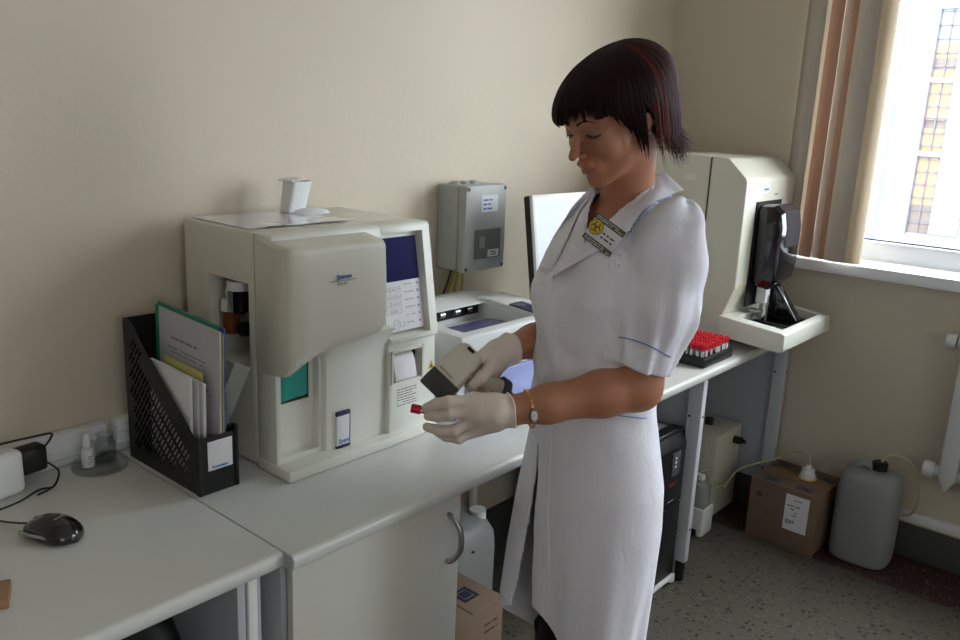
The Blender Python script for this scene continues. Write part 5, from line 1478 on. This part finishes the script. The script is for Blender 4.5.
def patch(name, inner, outer, off, th, m, parent, lift=0.0, nu=22, nv=7):
    """a cloth flap lying on the coat between two lines"""
    I = smooth_path([(x, y, 0) for x, y in inner], 12); O = smooth_path([(x, y, 0) for x, y in outer], 12)
    def at(P, t):
        k = t * (len(P) - 1); i = min(int(k), len(P) - 2); return P[i].lerp(P[i + 1], k - i)
    g = []; 
    for i in range(nu + 1):
        a, b_ = at(I, i / nu), at(O, i / nu); row = []
        for j in range(nv + 1):
            t = j / nv; q = a.lerp(b_, t)
            h1, n1 = hit(q.x, q.y, off)
            row.append(None if h1 is None else (h1, n1))
        g.append(row)
    # fill the misses from neighbours at the same depth
    last = None
    for i in range(nu + 1):
        for j in range(nv + 1):
            if g[i][j] is None:
                nb_ = [g[x][y] for x in range(nu + 1) for y in range(nv + 1) if g[x][y] is not None and abs(x - i) + abs(y - j) < 5]
                if nb_:
                    a, b_ = at(I, i / nu), at(O, i / nu); q = a.lerp(b_, j / nv)
                    w = sum(x[0].y for x in nb_) / len(nb_)
                    g[i][j] = (Vector(L(q.x, q.y, w)), nb_[0][1])
    P = [[Vector(g[i][j][0]) for j in range(nv + 1)] for i in range(nu + 1)]
    for _ in range(4):                                     # even out the cloth
        N = [[p.copy() for p in r] for r in P]
        for i in range(nu + 1):
            for j in range(nv + 1):
                s = Vector(); c = 0
                for x, y in ((i - 1, j), (i + 1, j), (i, j - 1), (i, j + 1)):
                    if 0 <= x <= nu and 0 <= y <= nv: s += P[x][y]; c += 1
                dep = (s / c - P[i][j]).dot(Vector((0, 1, 0)))
                N[i][j] = P[i][j] + Vector((0, dep * .7, 0))
        P = N
    dv = Vector(camL)
    for i in range(nu + 1):
        for j in range(nv + 1):
            t = j / nv
            P[i][j] = P[i][j] + (dv - P[i][j]).normalized() * (lift * t ** 2)
    b = bm_new()
    fr_ = [[b.verts.new(p + (dv - p).normalized() * (th)) for p in r] for r in P]
    bk_ = [[b.verts.new(p) for p in r] for r in P]
    for i in range(nu):
        for j in range(nv):
            b.faces.new((fr_[i][j], fr_[i + 1][j], fr_[i + 1][j + 1], fr_[i][j + 1])); b.faces.new((bk_[i][j], bk_[i][j + 1], bk_[i + 1][j + 1], bk_[i + 1][j]))
    for i in range(nu):
        for j in (0, nv): b.faces.new((fr_[i][j], fr_[i + 1][j], bk_[i + 1][j], bk_[i][j]))
    for j in range(nv):
        for i in (0, nu): b.faces.new((fr_[i][j], fr_[i][j + 1], bk_[i][j + 1], bk_[i][j]))
    return mk(name, b, m, parent, local=True, angle=70)
lap = patch('lapel', [(664, 171), (648, 178), (632, 186), (612, 203), (592, 223), (573, 243), (552, 273)], [(684, 190), (668, 196), (652, 206), (638, 221), (628, 234), (604, 252), (549, 277)], .004, .003, M['coat'], coato, lift=.008)
lap2 = patch('lapel', [(604, 184), (594, 196), (584, 209), (574, 228), (564, 250), (553, 271)], [(590, 188), (574, 205), (563, 222), (553, 238), (545, 255), (541, 268)], .003, .003, M['coat'], coato, lift=.004)
# blue piping: collar edge, sleeve band, waist seam
for nm, pts in (('piping', [(683, 189), (668, 197), (652, 207), (638, 222), (628, 235)]), ('piping', [(619, 337), (630, 339), (645, 344), (658, 350), (670, 357)]), ('piping', [(603, 412), (618, 415), (633, 417), (646, 418)])):
    ps = jumpfree(drape(pts, .007 if pts[0][0] > 680 else .0012))
    if len(ps) > 3:
        b = bm_new(); tube(b, ps, .0011, n=6, sub=1); mk(nm, b, M['pipe'], coato, local=True)
# stitched seams and folds of cloth
for pts in ([(560, 285), (556, 330), (553, 380), (551, 440), (548, 520), (550, 600)], [(537, 300), (534, 350), (533, 400), (533, 450)], [(640, 240), (630, 280), (624, 320), (620, 352)]):
    ps = jumpfree(drape(pts, .0002), .03)
    if len(ps) > 3:
        b = bm_new(); tube(b, ps, .0009, n=6, sub=1); mk('seam', b, M['coat'], coato, local=True)
for px, py in ((543, 285), (540, 337), (536, 392), (577, 213)):
    h, n = hit(px, py, .002)
    if h is not None:
        b = bm_new(); t = bmesh.new(); lathe(t, [(.0001, -.001), (.0052, -.001), (.0052, .001), (.004, .0018), (.0001, .0012)], (0, 0, 0), 16, cap=False)
        merge(b, t, Matrix.Translation(h) @ n.to_track_quat('Z', 'Y').to_matrix().to_4x4()); mk('button', b, M['pvc'], coato, local=True)

# ---- badge pinned to the lapel
hb_ = hit(622, 246, 0)[0]
w0 = hb_.y - .016
bc = [Vector(L(x, y, w0 + (618 - x) * .0008 + (y - 246) * -.0003)) for x, y in ((598.6, 213), (626.7, 232.4), (609, 257.7), (582, 236))]
bctr = sum(bc, Vector()) / 4
bx_ = ((bc[1] - bc[0]) + (bc[2] - bc[3])) / 2; by_ = ((bc[0] - bc[3]) + (bc[1] - bc[2])) / 2
bxl, byl = bx_.length, by_.length
bx_.normalize(); by_ = (by_ - bx_ * by_.dot(bx_)).normalized(); bn_ = bx_.cross(by_)
if bn_.dot(Vector(camL) - bctr) < 0: bn_ = -bn_
BMX = Matrix(((bx_.x, by_.x, bn_.x, bctr.x), (bx_.y, by_.y, bn_.y, bctr.y), (bx_.z, by_.z, bn_.z, bctr.z), (0, 0, 0, 1)))
hw, hh = bxl / 2, byl / 2
b = bm_new(); box(b, -hw, hw, -hh, hh, -.0008, .0008); b.transform(BMX); nbd = mk('name_badge', b, M['paper'], coato, local=True, smooth=False)
b = bm_new(); box(b, -hw, hw, hh * .58, hh, .0008, .0012); b.transform(BMX); mk('badge_band', b, M['badge'], nbd, local=True, smooth=False)
b = bm_new(); box(b, -hw, hw, -hh, -hh * .62, .0008, .0012); b.transform(BMX); mk('badge_band', b, M['badge'], nbd, local=True, smooth=False)
b = bm_new(); scribble(b, (-hw * .9, hh * .68, .0012), (1, 0, 0), (0, 1, 0), hw * 1.8, hh * .26, 2, .95, .4, seed=2); scribble(b, (-hw * .9, -hh * .93, .0012), (1, 0, 0), (0, 1, 0), hw * 1.8, hh * .26, 2, .95, .4, seed=5); b.transform(BMX); mk('badge_print', b, M['paper'], nbd, local=True, smooth=False)
b = bm_new(); scribble(b, (-hw * .1, -hh * .35, .0009), (1, 0, 0), (0, 1, 0), hw * .9, hh * .6, 2, 1, .35, seed=7); b.transform(BMX); mk('badge_print', b, M['ink'], nbd, local=True, smooth=False)
b = bm_new(); lathe(b, [(.0001, .0010), (.0145, .0010), (.0145, .0018), (.0001, .0018)], (-hw * .62, hh * .12, 0), 32, cap=False); b.transform(BMX); sy = mk('symbol_ring', b, M['badge'], nbd, local=True)
b = bm_new(); lathe(b, [(.0001, .0018), (.0133, .0018), (.0133, .0021), (.0001, .0021)], (-hw * .62, hh * .12, 0), 32, cap=False); b.transform(BMX); mk('symbol_field', b, M['warn'], nbd, local=True)
b = bm_new()
cxs, cys = -hw * .62, hh * .12
for a in (90, 210, 330):
    ca, sa = math.cos(R(a)), math.sin(R(a)); t = bmesh.new()
    pts = []
    for i in range(13):
        g_ = R(a) + R(-130 + 260 * i / 12)
        pts.append((cxs + ca * .0058 - 0.0052 * math.cos(g_ + math.pi) * 0.9, cys + sa * .0058 - 0.0052 * math.sin(g_ + math.pi) * 0.9, .0022))
    # open ring pointing outwards
    pts = [(cxs + ca * .0055 + .0048 * math.cos(R(a) + R(40 + 280 * i / 12)), cys + sa * .0055 + .0048 * math.sin(R(a) + R(40 + 280 * i / 12)), .0022) for i in range(13)]
    tube(b, pts, .0010, n=6, sub=1)
lathe(b, [(.0022, .0018), (.0022, .0026)], (cxs, cys, 0), 12)
b.transform(BMX); mk('biohazard_symbol', b, M['ink'], nbd, local=True)

# ---- trousers and shoes
TR = Field()
for s in (-1, 1): TR.chain([LG(s, .84) * np.array((1, .8, 1)), LG(s, .47, .012), LG(s, .40, .012), LG(s, .09)], [.080, .062, .060, .056], .015)
def tr_post(p, d):
    g, l_, f_ = gcyl(p, -.016)
    hip = np.maximum(g, .80 - p[:, 2])
    return np.maximum(np.maximum(smin(d, hip, .02), np.where(p[:, 2] > .38, g, -1)), np.maximum(p[:, 2] - 1.0, .075 - p[:, 2]))
TR.post = tr_post
net_obj('trousers', lambda p, c=None, r=None: TR.ev(p, c, r), (-.24, -.28, .05), (.28, .28, .98), .006, [M['trouser']], wm, it=3)
for s in (-1, 1):
    SH = Field(); SH.chain([LG(s, .048, -.045), LG(s, .045, .04), LG(s, .038, .13), LG(s, .036, .165)], [.040, .042, .040, .032], .015)
    SH.post = lambda p, d: np.maximum(d, .004 - p[:, 2])
    net_obj('shoe', lambda p, c=None, r=None: SH.ev(p, c, r), LG(s, 0, .06) - np.array((.16, .16, .02)), LG(s, .1, .06) + np.array((.16, .16, .05)), .004, [M['shoe']], wm, it=2)

# ---- hair
HR = Field()
HR.ell(H(-.018, 0, .028), (.108, .084, .074), 0, HM)
HR.ell(H(-.034, 0, -.008), (.090, .078, .075), .02, HM)
HR.ell(H(.042, 0, .042), (.058, .060, .040), .02, HM)
def hair_post(p, d):
    q = (p - HC) @ HM; a, b_, c = q[:, 0], q[:, 1], q[:, 2]
    ed = a - (.030 - .10 * (c - .02)) - .05 * np.clip(.06 - np.abs(b_), -.1, 0)
    cut = np.minimum(ed, .042 - c)
    d = smax(d, cut, .006)
    d = smax(d, -.004 - c - .75 * np.clip(-a - .01, 0, .08), .010)
    nb_ = np.sqrt((a + .01) ** 2 + b_ ** 2)
    return d
HR.post = hair_post
mass = net_obj('hair', lambda p, c=None, r=None: HR.ev(p, c, r), HC - .17, HC + .19, .004, [M['hair']], wm, it=2)
rh = random.Random(11)
def strand(phi, cend, scale, lean, flip, r0, width):
    """runs from the crown down over the head; head coordinates"""
    c0 = np.array((-.017, 0, .028)); ra, rb, rc = (.121 + .009 * max(0, math.cos(phi)) ** 2) * scale, .093 * scale, .081 * scale
    pts = []
    cr = np.array((-.030, 0.0)); wob = rh.uniform(-.05, .05)
    ph = phi
    n1 = 10
    pmax = math.acos(max(-1, min(1, (cend - c0[2]) / rc))) / (math.pi / 2) if cend > c0[2] else 1.0
    for i in range(n1 + 1):
        t = (0.01 + 0.99 * i / n1) * pmax; ph = phi + wob * math.sin(3.2 * t + 5 * phi)
        pol = t * math.pi / 2
        # path on the ellipsoid from a whorl behind the top to the rim
        x = ra * math.sin(pol) * math.cos(ph); y = rb * math.sin(pol) * math.sin(ph); z = rc * math.cos(pol)
        x += cr[0] * (1 - t) ** 1.5
        pts.append(c0 + np.array((x, y, z)))
    e = pts[-1].copy()
    n2 = 6
    L_ = e[2] - cend
    if cend > c0[2]:
        pass
    else:
        out = np.array((math.cos(ph), math.sin(ph), 0))
        for i in range(1, n2 + 1):
            t = i / n2
            inward = -.010 * t - .014 * t * t * (1 if math.cos(ph) < .3 else .3)
            fl = flip * max(0, (t - .62) / .38) ** 1.6
            pts.append(e + np.array((0, 0, -L_ * t)) + out * (inward * (1 if L_ > .05 else .3) + fl) + np.array((lean * t, 0, fl * .35)))
    W = [Vector(HC + HM @ p) for p in pts]
    return W
def add_strands(name, n, gen, m, r0):
    b = bm_new()
    for i in range(n):
        W, rr_ = gen(i)
        if len(W) < 3: continue
        tube(b, W, rr_, n=5, sub=2, rfun=lambda t: rr_ * (0.55 + 0.6 * math.sin(math.pi * min(1, t * 1.1 + .08)) ) * (1 if t < .8 else max(.12, (1 - t) / .2)), flat=.55, upv=tuple(Vector(HM @ np.array((0, 0, 1.0)))))
    return mk(name, b, m, mass, local=True, angle=70)
def gen_all(i):
    ph = rh.uniform(-math.pi, math.pi); a = abs(math.degrees(ph))
    sc = rh.uniform(.985, 1.035)
    lean = 0; flip = 0
    if a < 50: ce = .041 + rh.uniform(-.012, .005) - .006 * (a / 50) ** 2 - .016 * max(0, min(1, (10 - math.degrees(ph)) / 30)); lean = -.002
    elif a < 66: ce = .015 - .055 * (a - 50) / 16 + rh.uniform(-.010, .006); lean = -.010
    elif a < 80: ce = -.060 - .022 * (a - 66) / 14 + rh.uniform(-.016, .008); lean = -.004
    elif a < 93: ce = -.022 + rh.uniform(-.012, .012); lean = -.026
    elif a < 108: ce = -.085 + rh.uniform(-.02, .014); lean = -.014; flip = rh.uniform(0, .012)
    else: ce = -.122 + rh.uniform(-.018, .016); flip = rh.uniform(.006, .034); lean = .004
    return strand(ph, ce, sc, lean, flip, 0, 0), rh.uniform(.0026, .0046)
add_strands('hair_strand', 900, gen_all, M['hair'], .004)
def gen_red(i):
    ph = R(rh.uniform(88, 178)) * (1 if rh.random() < .8 else -1); sc = rh.uniform(1.02, 1.045)
    return strand(ph, -.112 + rh.uniform(-.018, .014), sc, .004, rh.uniform(.004, .034), 0, 0), rh.uniform(.0010, .0020)
add_strands('hair_highlight', 170, gen_red, M['hair2'], .003)
# eyebrows and lashes
for s in (-1, 1):
    pts = []
    for t in np.linspace(0, 1, 9):
        b_ = s * (.013 + .036 * t); c_ = .0185 + .006 * math.sin(math.pi * min(1, t * 1.1)) - .006 * max(0, t - .6)
        o = Vector(H(.14, b_ * 1.05, c_)); d = Vector(H(0, b_ * .9, c_)) - o
        h = bvb.ray_cast(o, d.normalized())
        if h[0] is not None: pts.append(h[0] + h[1] * .0006)
    b = bm_new(); tube(b, pts, .0018, n=6, sub=1, rfun=lambda t: .0021 * (1 - .65 * t)); mk('eyebrow', b, M['hair'], bodyo, local=True)
    b = bm_new(); lp = []
    for t in np.linspace(-1, 1, 11):
        b_ = s * .032 + .0145 * t; c_ = -.0075 + .0035 * t * t
        o = Vector(H(.14, b_, c_)); d = Vector(H(0, b_ * .95, c_)) - o
        h = bvb.ray_cast(o, d.normalized())
        if h[0] is not None: lp.append((h[0], h[1]))
    tube(b, [q + n_ * .0004 for q, n_ in lp], .0012, n=6, sub=1)
    for k in range(len(lp)):
        q, n_ = lp[k]; dn = Vector(HM @ np.array((.55, .25 * s * (k - 5) / 5 if s > 0 else -.25 * (5 - k) / 5 * -1, -.5)))
        tube(b, [q, q + dn * .0055, q + dn * .0095 + Vector((0, 0, .001))], .0006, n=4, sub=1, rfun=lambda t: .0006 * (1 - .7 * t))
    mk('eyelash', b, M['hair'], bodyo, local=True)
b = bm_new(); q = Vector(H(.000, .0805, -.034)); lathe(b, [(.0001, -.003), (.0025, -.001), (.0025, .001), (.0001, .003)], q, 12, cap=False); mk('earring', b, M['metal'], wm, local=True)

# ---- wristwatch
wd_ = (WN - EN) / np.linalg.norm(WN - EN); wc_ = Vector(L(529, 409, -.176)); wdv = Vector(wd_)
b = bm_new(); n = 40
ux = Vector((0, -1, 0)); ux = (ux - wdv * ux.dot(wdv)).normalized(); uy = wdv.cross(ux)
RW = .0350
for k in range(26):
    a = 2 * math.pi * k / 26
    if math.cos(a) > .93: continue
    c_ = wc_ + ux * (RW * math.cos(a)) + uy * (RW * math.sin(a)); t = bmesh.new(); box(t, -.0026, .0026, -.0034, .0034, -.0009, .0009, .0008)
    nn = (c_ - wc_).normalized(); tt = wdv.cross(nn)
    merge(b, t, Matrix(((wdv.x, tt.x, nn.x, c_.x), (wdv.y, tt.y, nn.y, c_.y), (wdv.z, tt.z, nn.z, c_.z), (0, 0, 0, 1))))
ws_ = mk('wristwatch', b, M['gold'], wm, local=True)
c_ = wc_ + ux * (RW + .001); MW = Matrix(((wdv.x, uy.x, ux.x, c_.x), (wdv.y, uy.y, ux.y, c_.y), (wdv.z, uy.z, ux.z, c_.z), (0, 0, 0, 1)))
b = bm_new(); lathe(b, [(.0001, -.003), (.0095, -.003), (.0105, .0), (.0095, .003), (.0001, .003)], (0, 0, 0), 28, cap=False); b.transform(MW @ Matrix.Diagonal((.75, 1.25, 1, 1))); mk('watch_case', b, M['metal'], ws_, local=True)
b = bm_new(); lathe(b, [(.0001, .0032), (.0075, .0032)], (0, 0, 0), 28, cap=False); b.transform(MW @ Matrix.Diagonal((.7, 1.2, 1, 1))); wf_ = mk('watch_dial', b, M['paper'], ws_, local=True)
b = bm_new(); box(b, -.0003, .0003, 0, .006, .0034, .0037); box(b, 0, .004, -.0003, .0003, .0034, .0037); b.transform(MW); mk('watch_hands', b, M['ink'], ws_, local=True)

# ================================================================ HELD THINGS
# test tube
ta, tb_ = Vector(L(411, 408, -.178)), Vector(L(456, 417, -.172))
def toW(v): return BASE + e1 * v.x + e2 * v.y + Vector((0, 0, v.z))
ta, tb_ = toW(ta), toW(tb_)
tt_ = thing('sample_tube', 'red-capped sample tube pinched in the gloved fingers in front of the large analyser', 'tube', ta)
dx = (tb_ - ta).normalized(); qm = Matrix.Translation(ta) @ dx.to_track_quat('Z', 'Y').to_matrix().to_4x4()
b = bm_new(); lathe(b, [(.0001, 0), (.0072, 0), (.0082, .001), (.0084, .016), (.0076, .018), (.0001, .018)], (0, 0, 0), 24, cap=False); b.transform(qm); mk('cap', b, M['red'], tt_)
b = bm_new(); lathe(b, [(.006, .018), (.006, .070), (.004, .075), (.0001, .0765)], (0, 0, 0), 20, cap=False); b.transform(qm); mk('tube', b, M['tubeglass'], tt_)
b = bm_new(); lathe(b, [(.0061, .024), (.0064, .024), (.0064, .054), (.0061, .054)], (0, 0, 0), 20, cap=False); b.transform(qm); mk('label', b, M['paper'], tt_)
# barcode scanner
Ns, Rs = Vector(L(437, 385, -.098)), Vector(L(470, 351, -.072))
nx = (Ns - Rs).normalized()
wv = Vector(L(460, 397, -.118)) - Vector(L(430, 374, -.090)); wv = (wv - nx * wv.dot(nx)).normalized()
tz = nx.cross(wv)
if tz.dot(Vector(camL) - Ns) < 0: tz = -tz; 
SL_ = (Ns - Rs).length
print('scanner length', SL_, 'top normal', tz)
SMX = Matrix(((nx.x, wv.x, tz.x, Rs.x), (nx.y, wv.y, tz.y, Rs.y), (nx.z, wv.z, tz.z, Rs.z), (0, 0, 0, 1)))
PM = ROOTM[wm.name]
sn = thing('barcode_scanner', 'beige handheld barcode scanner with dark grey nose gripped in the gloved hand', 'scanner', toW(Rs))
def sm(bm): bm.transform(PM @ SMX); return bm
b = bm_new(); rings = []
def sring(x, hw_, zt, zb, e=.35):
    pts = []
    for i in range(28):
        a = 2 * math.pi * i / 28; ca, sa = math.cos(a), math.sin(a)
        pts.append((x, hw_ * math.copysign(abs(ca) ** e, ca), (zt + zb) / 2 + (zt - zb) / 2 * math.copysign(abs(sa) ** e, sa)))
    return pts
SLn = SL_ + .004
for t, hw_, zt, zb in ((-.010, .014, -.014, -.030), (-.007, .022, -.006, -.034), (.0, .0265, -.0015, -.036), (.012, .0295, .0, -.038), (.035, .031, .0, -.036), (SLn * .72, .032, -.001, -.033)):
    rings.append(sring(t, hw_, zt, zb))
loft(b, rings); shl = mk('shell', sm(b), M['scan'], sn)
b = bm_new(); rings = [sring(SLn * .715, .0325, -.0006, -.0335), sring(SLn * .95, .034, -.003, -.034), sring(SLn * 1.12, .0345, -.009, -.036, .25), sring(SLn * 1.14, .033, -.012, -.036, .25)]
loft(b, rings); mk('nose', sm(b), M['darkgrey'], sn)
b = bm_new(); box(b, -.006, .0005, -.008, .008, -.004, .0008, .001); mk('indicator', sm(b), mat('dark_red_indicator', (60, 14, 16), 0.2), shl)
b = text_bm('METROLOGIC', .0055, (SLn * .66, -.022, .0012), (0, 1, 0), (-1, 0, 0)); mk('logo', sm(b), M['grey'], shl)
b = bm_new()
h0, h1 = Vector(L(468, 376, -.062)), Vector(L(502, 389, -.030))
hpts = [h0, h0.lerp(h1, .35) + Vector((0, 0, .002)), h0.lerp(h1, .7), h1]
b = bm_new(); tube(b, [toW(p) for p in hpts], .014, n=20, sub=4, rfun=lambda t: .0135 + .002 * t, flat=1.15); mk('handle', b, M['scan'], sn)
dh = (h1 - h0).normalized()
b = bm_new(); tube(b, [toW(h1 - dh * .006), toW(h1 + dh * .006), toW(h1 + dh * .013)], .018, n=20, sub=3, rfun=lambda t: .0200 - .004 * t, flat=1.25); mk('handle_end', b, M['darkgrey'], sn)
cpts = [toW(h1 + dh * .012), toW(h1 + dh * .03 + Vector((0, 0, -.006))), toW(h1 + dh * .055 + Vector((0, .01, -.04))), Vector((0.60, 1.46, 0.85)), Vector((0.56, 1.54, 0.77)), Vector((0.50, 1.62, 0.7545)), Vector((0.46, 1.75, 0.7545)), Vector((0.40, 1.93, 0.7545)), Vector((0.2, 2.0, 0.7545))]
b = bm_new(); tube(b, cpts, .003, n=8); mk('cord', b, M['darkgrey'], sn)
